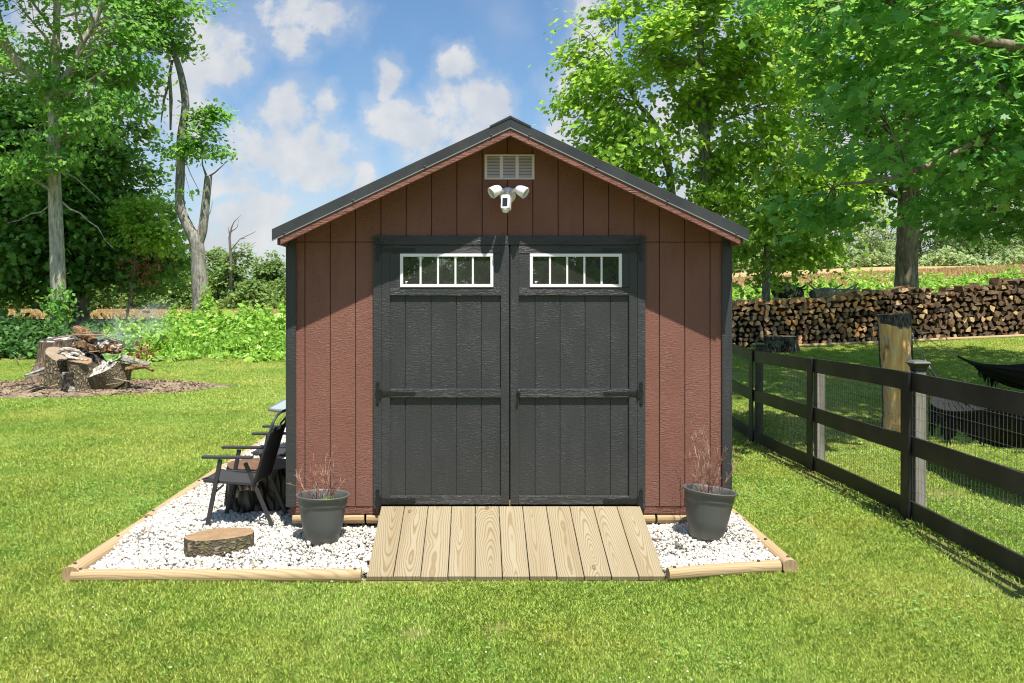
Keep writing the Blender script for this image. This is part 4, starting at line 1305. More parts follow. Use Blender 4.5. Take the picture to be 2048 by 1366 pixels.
for sx in (-1, 1):
    for sy in (-1, 1):
        mb = MB(); mb.tube([(sx * .2, sy * .3, .65), (sx * .32, sy * .45, .5), (sx * .36, sy * .5, 0)], .014, 8); mb.build('leg', M_chairmetal, tb, smooth=True)

# ------------------------------------------------------------------ board fence
PY = [5.12, 7.37, 9.63, 11.87, 14.1, 16.35]
fence = thing('board_fence', 'black three rail board fence with wire mesh and capped posts', 'fence', (FENX(7.37), 7.37, g1(FENX(7.37), 7.37)))
FOo = tuple(fence.location)
fzb = lambda y: g1(FENX(y), y) + .004
for i, y in enumerate(PY):
    x = FENX(y); z0 = fzb(y)
    capd = i % 2 == 1
    mb = MB(); mb.box(x + .024, x + .113, y - .045, y + .045, z0 - .1, z0 + (1.235 if capd else 1.2))
    po = mb.build('post', M_greypost if i != 3 else M_fence, fence, FOo, bevel=.004)  # black on one wooden post paints the shade it stands in
    if capd:
        cx = x + .068; zt = z0 + 1.2355
        mb = MB()
        def ringq(w, z): return [(cx - w, y - w, z), (cx + w, y - w, z), (cx + w, y + w, z), (cx - w, y + w, z)]
        lv = [(.062, 0), (.066, .012), (.066, .03), (.088, .062), (.1, .066), (.1, .074), (.086, .088), (.03, .1)]
        vs = []; fs = []
        for w, z in lv: vs += ringq(w * .72, zt + z * .95)
        for q in range(len(lv) - 1):
            for j in range(4): fs.append((q * 4 + j, q * 4 + (j + 1) % 4, (q + 1) * 4 + (j + 1) % 4, (q + 1) * 4 + j))
        fs.append((3, 2, 1, 0)); fs.append(tuple(len(vs) - 4 + j for j in range(4)))
        mb.add(vs, fs)
        for f_i, f in enumerate(mb.f):
            if f_i >= 20: mb.m[f_i] = 1
        mb.build('post_cap', [M_cap, M_captop], po, FOo)
    mb = MB(); mb.box(x - .050, x - .0275, y - .07, y + .07, z0 - .02, z0 + 1.228); mb.build('batten', M_fence, fence, FOo, bevel=.003)
for a, b in zip(PY[:-1], PY[1:]):
    for (h0, h1) in ((.004, .154), (.54, .695), (1.075, 1.228)):
        mb = MB(); xa, xb = FENX(a), FENX(b); n = 5; w = .024
        for k in range(n):
            t0, t1 = k / n, (k + 1) / n
            ya, yb2 = a + .002 + (b - a - .004) * t0, a + .002 + (b - a - .004) * t1
            pz = lambda y: (fzb(a) * (b - y) + fzb(b) * (y - a)) / (b - a) + .006 * math.sin(PI * (y - a) / (b - a)) * math.sin(a * 7 + h0 * 5)
            x0, x1 = FENX(ya), FENX(yb2)
            mb.hexa([(x0 - w, ya, pz(ya) + h0), (x0, ya, pz(ya) + h0), (x1, yb2, pz(yb2) + h0), (x1 - w, yb2, pz(yb2) + h0),
                     (x0 - w, ya, pz(ya) + h1), (x0, ya, pz(ya) + h1), (x1, yb2, pz(yb2) + h1), (x1 - w, yb2, pz(yb2) + h1)])
        # drop the inner joints
        keep = [i for i, f in enumerate(mb.f) if not ((i % 6 == 2 and i >= 6) or (i % 6 == 4 and i < 6 * (n - 1)))]
        mb.f = [mb.f[i] for i in keep]; mb.m = [0] * len(keep); mb.uv = [None] * len(keep)
        mb.build('rail', M_fence, fence, FOo)
mb = MB(); y = PY[0]
while y < PY[-1]:
    x = FENX(y) + .012; z0 = fzb(y); r = .0008
    mb.box(x - r, x + r, y - r, y + r, z0 + .02, z0 + 1.2); y += .0508
for h in np.arange(.03, 1.2, .1016):
    for a, b in zip(PY[:-1], PY[1:]):
        mb.bar((FENX(a) + .0145, a, fzb(a) + h), (FENX(b) + .0145, b, fzb(b) + h), .0018, .0018)
mb.build('wire_mesh', M_wire, fence, FOo)

# ------------------------------------------------------------------ log post and hammocks
HX, HY = PX(1795, 12.3), 12.3
HZ = g1(HX, HY)
hp = thing('log_post', 'thick half peeled upright log holding the hammocks', 'log post', (HX, HY, HZ))
mb = MB(); n = 40; vs = []; fs = []
for i in range(13):
    q = i / 12; z = -.05 + 1.73 * q
    for j in range(n):
        a = 2 * PI * j / n
        r = .212 * (1 + .06 * math.sin(2 * a + 1) + .03 * math.sin(5 * a + q * 3)) * (1.05 - .05 * q + .03 * math.sin(q * 9 + a))
        vs.append((r * math.cos(a) + .02 - .05 * q + .025 * math.sin(q * 5), r * math.sin(a), z + (.015 * math.cos(a) if i == 12 else 0)))
for i in range(12):
    for j in range(n):
        j2 = (j + 1) % n; fs.append((i * n + j, i * n + j2, (i + 1) * n + j2, (i + 1) * n + j))
mb.add(vs, fs); mb.build('trunk', M_peeled, hp, smooth=True)
mb = MB(); mb.add([vs[12 * n + j] for j in range(n)], [tuple(range(n))]); mb.build('cut_face', M_end_grey, hp)

def chain(name, a, b, sag, parent, org, link=.034, r=.0036):
    a = Vector(a); b = Vector(b); mb = MB(); k = int((b - a).length / link)
    pts = [a.lerp(b, i / k) - Vector((0, 0, sag * math.sin(PI * i / k))) for i in range(k + 1)]
    for i in range(k):
        c = (pts[i] + pts[i + 1]) / 2; d = (pts[i + 1] - pts[i]).normalized()
        s = d.cross(Vector((0, 0, 1))).normalized(); t = s.cross(d)
        w = s if i % 2 else t
        ring = []
        for q in range(11):
            an = 2 * PI * q / 10
            ring.append(c + d * math.cos(an) * link * .68 + w * math.sin(an) * link * .34)
        mb.tube(ring, r, 5, cap=False)
    return mb.build(name, M_chain, parent, org, True)

def hammock(label, A, B, strap, bedw, sagz, fringe_side, seed, t0=.2, t1=.8):
    """A post end, B far end; the bed hangs between as a gathered cloth with a macrame fringe"""
    rg = random.Random(seed)
    A = Vector(A); B = Vector(B)
    h = thing('hammock', label, 'hammock', tuple(A))
    O = tuple(A)
    Pm = lambda t: A.lerp(B, t) - Vector((0, 0, sagz * 4 * t * (1 - t)))
    d = (B - A).normalized(); sd_ = d.cross(Vector((0, 0, 1))).normalized()
    chain('chain', A, Pm(strap), .03, h, O)
    mb = MB(); mb.tube([Pm(strap), Pm(strap + .04), Pm(t0 * .85), Pm(t0)], [.014, .02, .022, .04], 8); mb.build('strap', M_hammock, h, O, True)
    mb = MB()
    n, m = 40, 26; vs = []; fs = []
    def bed(t, s):
        q = (t - t0) / (t1 - t0)
        w = bedw * (math.sin(PI * min(max(q, .0), 1)) ** .45 * .92 + .08)
        c = Pm(t)
        dz = .34 * (s * s) * math.sin(PI * q) ** .6
        fold = .018 * math.sin(s * 24 + q * 3) * (1 - .6 * math.sin(PI * q))
        return c + sd_ * (s * w * .5) + Vector((0, 0, dz - .2 * math.sin(PI * q) ** .6 + fold))
    for i in range(n + 1):
        for j in range(m + 1):
            vs.append(bed(t0 + (t1 - t0) * i / n, -1 + 2 * j / m))
    for i in range(n):
        for j in range(m): fs.append((i * (m + 1) + j, i * (m + 1) + j + 1, (i + 1) * (m + 1) + j + 1, (i + 1) * (m + 1) + j))
    mb.add(vs, fs); b = mb.build('bed', M_hammock, h, O, True)
    b.modifiers.new('thick', 'SOLIDIFY').thickness = .012
    mb = MB()
    for j in range(9):
        s = -1 + 2 * j / 8
        mb.tube([Pm(t0 * .8), Pm(t0 * .95) + sd_ * s * .03, bed(t0 + .01, s), bed(t0 + .07, s)], .006, 5)
        mb.tube([Pm(1 - (1 - t1) * .6), bed(t1 - .01, s)], .006, 5)
    mb.build('cords', M_hammock, h, O)
    for s in fringe_side:
        mb = MB(); k = 46
        for i in range(k):
            t = t0 + .05 + (t1 - t0 - .1) * i / (k - 1)
            p = bed(t, s)
            ph = (i % 13) / 13
            L = .10 + .17 * (1 - abs(2 * ph - 1)) + rg.uniform(-.03, .03)
            # knotted net over the top, tassels below
            p2 = bed(min(t + .012, t1), s) - Vector((0, 0, .09))
            mb.tube([p, p2], .004, 4); mb.tube([p, bed(max(t - .012, t0), s) - Vector((0, 0, .09))], .004, 4)
            a = p2 + Vector((rg.uniform(-.01, .01), rg.uniform(-.01, .01), 0))
            mb.tube([a, a - Vector((0, 0, L * .25)), a - Vector((rg.uniform(-.02, .02), rg.uniform(-.02, .02), L))], [.006, .012, .007], 5)
            mb.tube([p2, p2 - Vector((rg.uniform(-.02, .02), rg.uniform(-.02, .02), L * .8))], [.008, .006], 5)
        mb.build('fringe', M_hammock, h, O)
    return h
hammock('black fringed hammock hanging towards the viewer, right behind the mesh fence', (HX + .1, HY - .2, HZ + 1.42), (4.75, 6.2, 1.70), .15, .95, .90, (-1, 1), 2, .27, .84)
hammock('black hammock stretched away to the right from the peeled log post', (HX + .22, HY + .02, HZ + 1.50), (10.2, 12.9, 1.75), .17, .9, .78, (-1,), 5, .25, .8)

# ------------------------------------------------------------------ firewood stack
def endmat(name, c0, c1):
    def fn(N):
        o = N.obj(); r = N.orand()
        a = N.noise(N.n('ShaderNodeVectorMath', operation='ADD', i_0=N.mapv(o, (18, 2, 18)), i_1=N.comb(N.m('MULTIPLY', r, 50.0), 0.0, 0.0)).outputs[0], 1, 4, .6)
        c = N.mix(N.ss(a, .3, .7), c0, c1)
        c = N.mix(N.ss(r, .25, .85), c, tuple(.42 * q + .03 for q in c1))
        return N.pbr(c, .9, .1, nrm=N.bump(a, .4, .01))
    return mat(name, fn)
M_fw = [endmat('split_face_orange', (.66, .31, .12), (.80, .45, .21)), endmat('split_face_tan', (.48, .30, .16), (.66, .46, .27)), endmat('split_face_brown', (.11, .065, .04), (.24, .15, .09))]
M_fwbark = barkmat('firewood_bark', (.03, .022, .016), (.16, .12, .09), 8)
def logmesh(kind, seed, me_mat):
    rg = random.Random(seed)
    pts = []
    if kind == 0:      # quarter split
        pts = [(0, 0)] + [(math.cos(a), math.sin(a)) for a in np.linspace(0, PI * .5, 6)]
        pts = [(x - .38, z - .38) for x, z in pts]; sc = 1.15
        bark = set(range(1, 6))
    elif kind == 1:    # wide wedge
        w = rg.uniform(.75, 1.2)
        pts = [(0, 0)] + [(math.cos(a), math.sin(a)) for a in np.linspace(PI / 2 - w * .6, PI / 2 + w * .6, 5)]
        pts = [(x, z - .6) for x, z in pts]; sc = 1.15
        bark = set(range(1, 5))
    elif kind == 2:    # half round
        pts = [(math.cos(a), math.sin(a) * .95 - .35) for a in np.linspace(0, PI, 9)]; sc = .9
        bark = set(range(0, 8))
    elif kind == 3:    # small round
        pts = [(math.cos(a) * rg.uniform(.94, 1.05), math.sin(a) * rg.uniform(.94, 1.05)) for a in np.linspace(0, 2 * PI, 12)[:-1]]; sc = .72
        bark = set(range(11))
    else:              # rough split block
        k = 5 + seed % 2
        pts = [(math.cos(a) * rg.uniform(.65, 1.1), math.sin(a) * rg.uniform(.65, 1.1)) for a in np.linspace(0, 2 * PI, k + 1)[:-1]]; sc = .85
        bark = {0}
    pts = [((x + rg.uniform(-.07, .07)) * sc, (z + rg.uniform(-.07, .07)) * sc) for x, z in pts]
    mb = MB(); n = len(pts); L = .42
    # outline seen from -y, counter-clockwise
    vs = [(x, rg.uniform(-.02, .02), z) for x, z in [(p[0] * .1, p[1] * .1) for p in pts]]
    tw = rg.uniform(-.12, .12)
    vs = [(x * .1, rg.uniform(-.012, .012), z * .1) for x, z in pts] + [((x * math.cos(tw) - z * math.sin(tw)) * .1, L, (x * math.sin(tw) + z * math.cos(tw)) * .1) for x, z in pts]
    mb.add(vs, [tuple(range(n))], 0); mb.add(vs, [tuple(range(n - 1, -1, -1))], 0) if False else None
    b0 = 0
    mb2 = MB(); mb2.add(vs, [tuple(range(n)), tuple(range(2 * n - 1, n - 1, -1))] , 0)
    for i in range(n):
        j = (i + 1) % n
        mb2.f.append([j, i, i + n, j + n]); mb2.m.append(1 if i in bark else 0); mb2.uv.append(None)
    mb2.v = [(x * 1.2, y, z * 1.2) for x, y, z in mb2.v]
    return mb2
WY = 25.0
FW = []
for s in range(15):
    k = s % 5
    b = logmesh(k, s + 3, None)
    FW.append((b, s))
protos = []
for (b, s) in FW:
    o = b.build('firewood_log', [M_fw[s % 3], M_fwbark], bevel=.004)
    protos.append(o)
rgw = random.Random(12)
spots = []
wx0, wx1 = PX(1440, WY), PX(2048, WY) + 2.2
x = wx0
def top_h(x):
    t = (x - wx0) / (wx1 - wx0)
    return 1.36 + .30 * t + .05 * math.sin(x * 1.7) + .05 * math.sin(x * 4.1)
row = 0; zc = .10
while zc < 2.0:
    x = wx0 + rgw.uniform(0, .1)
    while x < wx1:
        s = rgw.uniform(.78, 1.18)
        gb = g1(x, WY)
        zz = zc + rgw.uniform(-.03, .03)
        if zz < top_h(x) - .06:
            spots.append((x, WY + rgw.uniform(-.05, .05), gb + zz, s, rgw.uniform(0, 2 * PI) if zz < top_h(x) - .25 else rgw.uniform(-.5, .5)))
        x += .174 * s + rgw.uniform(-.01, .02)
    zc += .149; row += 1
vis = [p for p in spots if p[0] < PX(2060, WY)]
rgw.shuffle(vis)
def hidden(p):
    px = CX + p[0] * F / p[1]; py = CY - (p[2] - HC) * F / p[1]
    return px < 1452 or (1765 < px < 1822 and py > 615) or (px > 1500 and px < 1596 and py > 682)
vis.sort(key=lambda p: hidden(p))
ind = vis[:300]; rest = vis[300:] + [p for p in spots if p[0] >= PX(2060, WY)]
used = set()
def pick(p):
    z = p[2] - g1(p[0], WY)
    left = p[0] < wx0 + 4.6
    fresh_sunlit = left and z > .9  # fresh orange splits; bright colour also paints the sun at top left
    w = (0 if rgw.random() < .7 else 1) if fresh_sunlit else (rgw.choice((1, 1, 2, 0, 2)) if left else rgw.choice((1, 2, 2, 2, 2)))  # mostly brown at the right: tree shade painted into the log colours
    k = rgw.choice((0, 1, 2, 0, 4, 1, 1)) if not fresh_sunlit else rgw.choice((0, 1, 2, 1))
    c = [i for i in range(15) if i % 3 == w and i % 5 == k]
    return c[0]
def place_log(o, p):
    o.location = p[:3]; o.rotation_euler = (rgw.uniform(-.04, .04), p[4], rgw.uniform(-.05, .05)); o.scale = (p[3], 1, p[3])
for p in ind:
    i = pick(p)
    if i not in used: o = protos[i]; used.add(i)
    else: o = protos[i].copy(); COL.objects.link(o)
    place_log(o, p)
    tag(o, 'split firewood log stacked in the long log pile behind the black fence', 'firewood', 'split logs in the long firewood pile')
# the rest of the pile and the second row of logs behind, as one mass
vs = []; fs = []; ms = []
def bake(i, p):
    b = FW[i][0]; M = Matrix.Translation(p[:3]) @ Matrix.Rotation(rgw.uniform(-.05, .05), 4, 'Z') @ Matrix.Rotation(p[4], 4, 'Y') @ Matrix.Diagonal((p[3], 1, p[3], 1))
    k = len(vs)
    vs.extend([tuple(M @ Vector(q)) for q in b.v])
    for f, m in zip(b.f, b.m): fs.append([q + k for q in f]); ms.append(3 if m else i % 3)
for p in rest: bake(pick(p), p)
for p in spots:
    bake(pick(p), (p[0] + .09, p[1] + .44, p[2] - .07, p[3] * 1.25, p[4] + 1)); bake(pick(p), (p[0] - .05, p[1] + .80, p[2] - .04, p[3] * 1.45, p[4] + 2))
mb = MB(); mb.v = vs; mb.f = fs; mb.m = ms; mb.uv = [None] * len(fs)
o = mb.build('firewood_pile', M_fw + [M_fwbark]); tag(o, 'remaining logs of the firewood pile, stacked behind and at its right end', 'firewood pile', kind='stuff')
for i, o in enumerate(protos):
    if i not in used: bpy.data.objects.remove(o)
mb = MB()
for k in range(4):
    a = wx0 + 1.6 + k * 2.4
    ga = WY - .14
    mb.tube([(a, ga, g1(a, ga) + .03), (a + 2.36, ga, g1(a + 2.36, ga) + .03)], .05, 8)
o = mb.build('base_rail', M_timber, None, (wx0, WY - .1, .6)); tag(o, 'weathered timber rail along the foot of the firewood pile', 'timber rail')
# felled logs behind the stack
def felled(label, a, b, r0, r1, m):
    t = thing('fallen_log', label, 'log', a)
    mb = MB(); A = Vector(a); B = Vector(b)
    pts = [A.lerp(B, k / 6) + Vector((0, 0, .05 * math.sin(k))) for k in range(7)]
    mb.tube(pts, [r0 + (r1 - r0) * k / 6 + random.uniform(-.02, .02) for k in range(7)], 14, cap=True); mb.build('log', m, t, a, 'auto', 0)
    mb = MB()
    for k in range(5):
        p = A.lerp(B, random.uniform(.1, .9)); q = p + Vector((random.uniform(-.6, .9), random.uniform(-.2, .2), random.uniform(.1, .4)))
        mb.tube([p, q], [.05, .02], 6)
    mb.build('branch_stub', m, t, a)
Yf = 28.5
felled('dark burnt log lying behind the left end of the firewood pile', (PX(1556, Yf), Yf, PZ(582, Yf)), (PX(1610, Yf), Yf + .6, PZ(586, Yf)), .27, .22, M_char)
felled('grey barkless log lying across the back of the firewood pile', (PX(1632, Yf), Yf + .3, PZ(590, Yf)), (PX(1740, Yf), Yf + .9, PZ(581, Yf)), .17, .13, M_bark_grey)

# ------------------------------------------------------------------ trees
MAPLE = [(0, -.55), (.16, -.42), (.52, -.38), (.34, -.08), (.62, .2), (.26, .18), (0, .68), (-.26, .18), (-.62, .2), (-.34, -.08), (-.52, -.38), (-.16, -.42)]
LOBED = [(0, -.55), (.5, -.25), (.24, .02), (.38, .32), (0, .62), (-.38, .32), (-.24, .02), (-.5, -.25)]
OVAL = [(0, -.6), (.26, -.2), (.24, .2), (0, .6), (-.24, .2), (-.26, -.2)]
LANCE = [(0, -.8), (.16, -.1), (0, .8), (-.16, -.1)]
RHOMB = [(0, -.6), (.36, 0), (0, .6), (-.36, 0)]

def sprays_in(blobs, n, rg, gap=.35, shell=.55, seed=1, f=1.3):
    out = []
    w = np.array([b[6] if len(b) > 6 else b[3] * b[4] * b[5] for b in blobs], float); w /= w.sum()
    tries = 0
    while len(out) < n and tries < 40:
        tries += 1
        k = rg.choice(len(blobs), n, p=w)
        d = rg.normal(size=(n, 3)); d /= np.linalg.norm(d, axis=1, keepdims=True)
        r = rg.uniform(size=n) ** (1 / 3.0); r = shell * np.maximum(r, rg.uniform(.55, 1, n)) + (1 - shell) * r
        B = np.array([b[:6] for b in blobs])[k]
        wob = 1 + .22 * vnoise(d * 3, 1.6, seed)
        p = B[:, :3] + d * B[:, 3:6] * (r * wob)[:, None]
        keep = vnoise(p, f, seed + 5) > (gap * 2 - 1)
        out += list(p[keep])
    return np.array(out[:n])

def grow(mb, trunks, cen, rg, kper=9, limb_r=.3, twig=.011, sides=6):
    """limbs from the trunk polylines to clusters of sprays, then twigs"""
    pts = []; rads = []
    for path, rad in trunks:
        for (p, q, r0, r1) in zip(path[:-1], path[1:], rad[:-1], rad[1:]):
            for t in np.linspace(0, 1, 6)[:-1]:
                pts.append(np.array(p) * (1 - t) + np.array(q) * t); rads.append(r0 * (1 - t) + r1 * t)
    pts = np.array(pts); rads = np.array(rads)
    n = len(cen); K = max(2, n // kper)
    c = cen[rg.choice(n, K, replace=False)]
    for _ in range(4):
        a = ((cen[:, None] - c[None]) ** 2).sum(-1).argmin(1)
        for k in range(K):
            if (a == k).any(): c[k] = cen[a == k].mean(0)
    for k in range(K):
        if not (a == k).any(): continue
        d = pts - c[k]
        hor = np.hypot(d[:, 0], d[:, 1])
        cost = np.linalg.norm(d, axis=1) + 2.2 * np.maximum(0, pts[:, 2] - (c[k][2] - .35 * hor)) 
        i = cost.argmin()
        s = pts[i]; e = c[k]; L = np.linalg.norm(e - s)
        mid = (s + e) / 2 + np.array([rg.normal(0, .07 * L), rg.normal(0, .07 * L), .10 * L])
        cur = [s * (1 - t) ** 2 + 2 * mid * t * (1 - t) + e * t ** 2 for t in np.linspace(0, 1, 7)]
        r0 = min(rads[i] * .55, .02 + limb_r * L * .06)
        mb.tube([tuple(q) for q in cur], [r0 + (twig * 1.4 - r0) * t for t in np.linspace(0, 1, 7)], sides, cap=False)
        for p in cen[a == k]:
            j = rg.integers(2, 6); q = cur[j]
            m2 = (q + p) / 2 + rg.normal(0, .06, 3) * np.linalg.norm(p - q) + [0, 0, .05]
            mb.tube([tuple(q), tuple(m2), tuple(p)], [twig * 1.3, twig, twig * .4], 4, cap=False)

def spray_leaves(cen, per, spread, size, rg, centre, flat=.38, upw=.7, outw=.5, rnd=.5, hang=.12):
    n = len(cen) * per
    base = np.repeat(cen, per, axis=0)
    off = rg.normal(size=(n, 3)) * [spread, spread, spread * flat]
    hd = np.hypot(off[:, 0], off[:, 1]); off[:, 2] -= hang * hd * hd / max(spread, 1e-6)
    p = base + off
    out = base - np.asarray(centre); out /= np.maximum(np.linalg.norm(out, axis=1, keepdims=True), 1e-6)
    nr = np.array([0, 0, upw]) + out * outw + rg.normal(size=(n, 3)) * rnd
    s = size * np.clip(rg.normal(1, .22, n), .5, 1.6)
    return p, nr, s

def tree(name, label, base, trunks, bark, blobs, nspray, per, spread, lsize, tmpl, lm, seed, group=None, gap=.35, shell=.55, kper=9, limb_r=.3, cat='tree', sides=12, extra=None, f=1.3, twig=.011, **kw):
    rg = np.random.default_rng(seed)
    t = thing(name, label, cat, base, 0, group)
    cen = sprays_in(blobs, nspray, rg, gap, shell, seed, f)
    mb = MB()
    for path, rad in trunks:
        # smooth the polyline
        P = [np.array(p, float) for p in path]; Q = []; Rr = []
        for i in range(len(P) - 1):
            p0 = P[max(i - 1, 0)]; p1 = P[i]; p2 = P[i + 1]; p3 = P[min(i + 2, len(P) - 1)]
            for tt in np.linspace(0, 1, 5)[:-1]:
                Q.append(tuple(.5 * ((2 * p1) + (p2 - p0) * tt + (2 * p0 - 5 * p1 + 4 * p2 - p3) * tt ** 2 + (3 * p1 - p0 - 3 * p2 + p3) * tt ** 3)))
                Rr.append((rad[i] * (1 - tt) + rad[i + 1] * tt) * (1 + rg.uniform(-.03, .03)))
        Q.append(tuple(P[-1])); Rr.append(rad[-1])
        mb.tube(Q, Rr, sides)
    m2 = MB() if sides > 6 else mb
    if sides > 6: tr_ = mb.build('trunk', bark, t, base, True)
    grow(m2, trunks, cen, rg, kper, limb_r, twig)
    if extra: 
        for path, rad in extra: m2.tube(path, rad, 8)
    m2.build('branches' if sides > 6 else 'trunk', bark, t, base, True)
    c0 = np.mean(np.array([b[:3] for b in blobs]), axis=0)
    p, nr, s = spray_leaves(cen, per, spread, lsize, rg, c0, **kw)
    scatter_mesh('crown', p, nr, s, tmpl, lm, t, base, rg=rg)
    return t

def W3(px, py, Y): return (PX(px, Y), Y, PZ(py, Y))
def bl(px, py, Y, rx, ry, rz, dY=0.0, w=None):
    """crown blob at a bearing and distance; radii in metres (across, deep, high)"""
    b = [PX(px, Y), Y + dY, PZ(py, Y), rx, ry, rz]
    return tuple(b + ([w] if w else []))

# left: pale trunked maple
Y = 34.0; sc = Y / F
bx = PX(116, Y); b0 = (bx, Y, g1(bx, Y) - .1)
T1 = [([(bx, Y, b0[2]), W3(117, 600, Y), W3(113, 470, Y), W3(108, 330, Y), W3(109, 220, Y), W3(112, 100, Y), W3(116, -60, Y), W3(124, -220, Y)], [.36, .29, .265, .24, .22, .15, .11, .06]),
      ([W3(108, 215, Y), W3(82, 165, Y), W3(38, 125, Y), W3(8, 80, Y), W3(-10, 0, Y), W3(-25, -110, Y)], [.2, .2, .19, .17, .12, .06]),
      ([W3(110, 180, Y), W3(135, 145, Y), W3(160, 95, Y), W3(188, 45, Y), W3(215, -20, Y), W3(235, -120, Y)], [.12, .12, .11, .1, .09, .04])]
tree('maple_tree', 'tall pale barked maple at the far left standing behind the burn pile', b0, T1, M_bark_pale,
     [bl(60, 60, Y, 3.6, 3.5, 3.0), bl(200, 60, Y, 3.6, 3.2, 2.6), bl(300, 30, Y, 2.6, 2.4, 1.6, 0, 14), bl(370, 20, Y, 1.5, 1.5, .7, 0, 4), bl(120, -180, Y, 5, 5, 4), bl(60, 240, Y, 2.4, 2.5, 1.6), bl(210, 175, Y, 2.2, 2.2, 1.3, -.5), bl(235, 240, Y, 1.8, 2, 1.0, -.8), bl(20, 330, Y, 2.2, 2.0, .9, -1, 6), bl(150, 300, Y, 1.7, 1.6, .9, -1, 5)],
     500, 56, .40, .155, LOBED, M_leaf_mid, 21, gap=.50, shell=.5,
     extra=[([W3(120, 400, Y), W3(140, 418, Y), W3(160, 426, Y), W3(178, 443, Y), W3(196, 455, Y), W3(210, 480, Y), W3(228, 498, Y)], [.045, .035, .03, .026, .02, .014, .008]), ([W3(118, 340, Y), W3(150, 355, Y), W3(200, 400, Y)], [.04, .03, .012]), ([W3(100, 410, Y), W3(82, 424, Y), W3(60, 428, Y), W3(40, 440, Y), W3(14, 446, Y)], [.035, .03, .022, .015, .008]), ([W3(100, 320, Y), W3(70, 312, Y), W3(45, 340, Y), W3(15, 375, Y)], [.06, .05, .04, .015])])
# dark dense tree behind it
Y = 40.0; bx = PX(160, Y); b0 = (bx, Y, g1(bx, Y) - .1)
tree('dense_tree', 'broad dark green tree with low sweeping boughs behind the pale maple', b0, [([b0, W3(165, 480, Y), W3(165, 350, Y), W3(165, 240, Y)], [.4, .34, .26, .1])], M_bark_brown,
     [bl(150, 420, Y, 4.6, 3.5, 4.0), bl(30, 400, Y, 4.2, 3.5, 4.0), bl(255, 480, Y, 2.5, 2.5, 2.3), bl(120, 270, Y, 3.6, 3, 2.4), bl(-60, 300, Y, 4, 3, 5), bl(310, 520, Y, 1.4, 1.6, 1.2), bl(60, 540, Y, 3.4, 2.4, 1.0), bl(220, 330, Y, 2.0, 2.0, 2.0)],
     1050, 46, .50, .24, LOBED, M_leaf_dark, 22, gap=.22, shell=.45, hang=.3)
Y = 37.0; bx = PX(250, Y); b0 = (bx, Y, g1(bx, Y) - .1)
tree('young_maple_tree', 'bright leafed young maple leaning out of the dark tree at left', b0, [([b0, W3(270, 520, Y), W3(285, 430, Y)], [.06, .045, .02])], M_bark_brown,
     [bl(283, 412, Y, .8, .8, .6, 0, 3), bl(300, 448, Y, .9, .8, .45, 0, 2), bl(250, 440, Y, .6, .6, .4, 0, 1), bl(328, 478, Y, .6, .6, .4, 0, 1.2), bl(270, 485, Y, .9, .7, .35, 0, 1), bl(345, 505, Y, .4, .4, .3, 0, .5)], 64, 40, .34, .15, LOBED, M_leaf_light, 23, gap=.3)
# forked, half dead trunk
Y = 35.0; bx = PX(404, Y); b0 = (bx, Y, g1(bx, Y) - .1)
T2 = [([b0, W3(401, 590, Y), W3(397, 540, Y), W3(394, 490, Y), W3(377, 455, Y), W3(360, 410, Y), W3(361, 340, Y), W3(363, 275, Y), W3(371, 210, Y), W3(362, 150, Y), W3(347, 100, Y), W3(343, 70, Y)], [.4, .34, .30, .28, .22, .19, .18, .18, .16, .14, .11, .06]),
      ([W3(394, 495, Y), W3(405, 460, Y), W3(411, 410, Y), W3(417, 352, Y)], [.22, .19, .17, .15])]
tree('forked_tree', 'scarred forked tree with one limb snapped off and few leaves, left of the shed', b0, T2, M_bark_grey,
     [bl(392, 275, Y, .75, .7, .5, 0, 1.6), bl(408, 235, Y, .6, .6, .45, 0, 1.2), bl(428, 222, Y, .35, .35, .3, 0, .6), bl(380, 310, Y, .5, .5, .35, 0, .6), bl(425, 262, Y, .6, .5, .3, 0, .8), bl(440, 305, Y, .5, .5, .35, 0, .7), bl(350, 290, Y, .7, .7, 1.0, 0, 1.4), bl(340, 70, Y, .8, .8, .7, 0, 2), bl(408, 480, Y, .5, .5, .5, .3, .5), bl(382, 395, Y, .4, .4, .3, 0, .3)],
     84, 30, .34, .15, LOBED, M_leaf_mid, 24, gap=.3, limb_r=.15,
     extra=[([W3(341, 260, Y), W3(342, 200, Y), W3(339, 150, Y), W3(345, 120, Y)], [.04, .075, .07, .05]), ([W3(322, 245, Y), W3(328, 200, Y), W3(338, 165, Y)], [.02, .05, .05]), ([W3(415, 355, Y), W3(430, 345, Y), W3(452, 325, Y)], [.05, .03, .012]), ([W3(412, 350, Y), W3(405, 330, Y), W3(403, 280, Y)], [.05, .03, .012]), ([W3(411, 440, Y), W3(420, 425, Y), W3(426, 400, Y)], [.04, .025, .01]), ([W3(362, 300, Y), W3(382, 350, Y), W3(400, 385, Y)], [.02, .015, .008])])

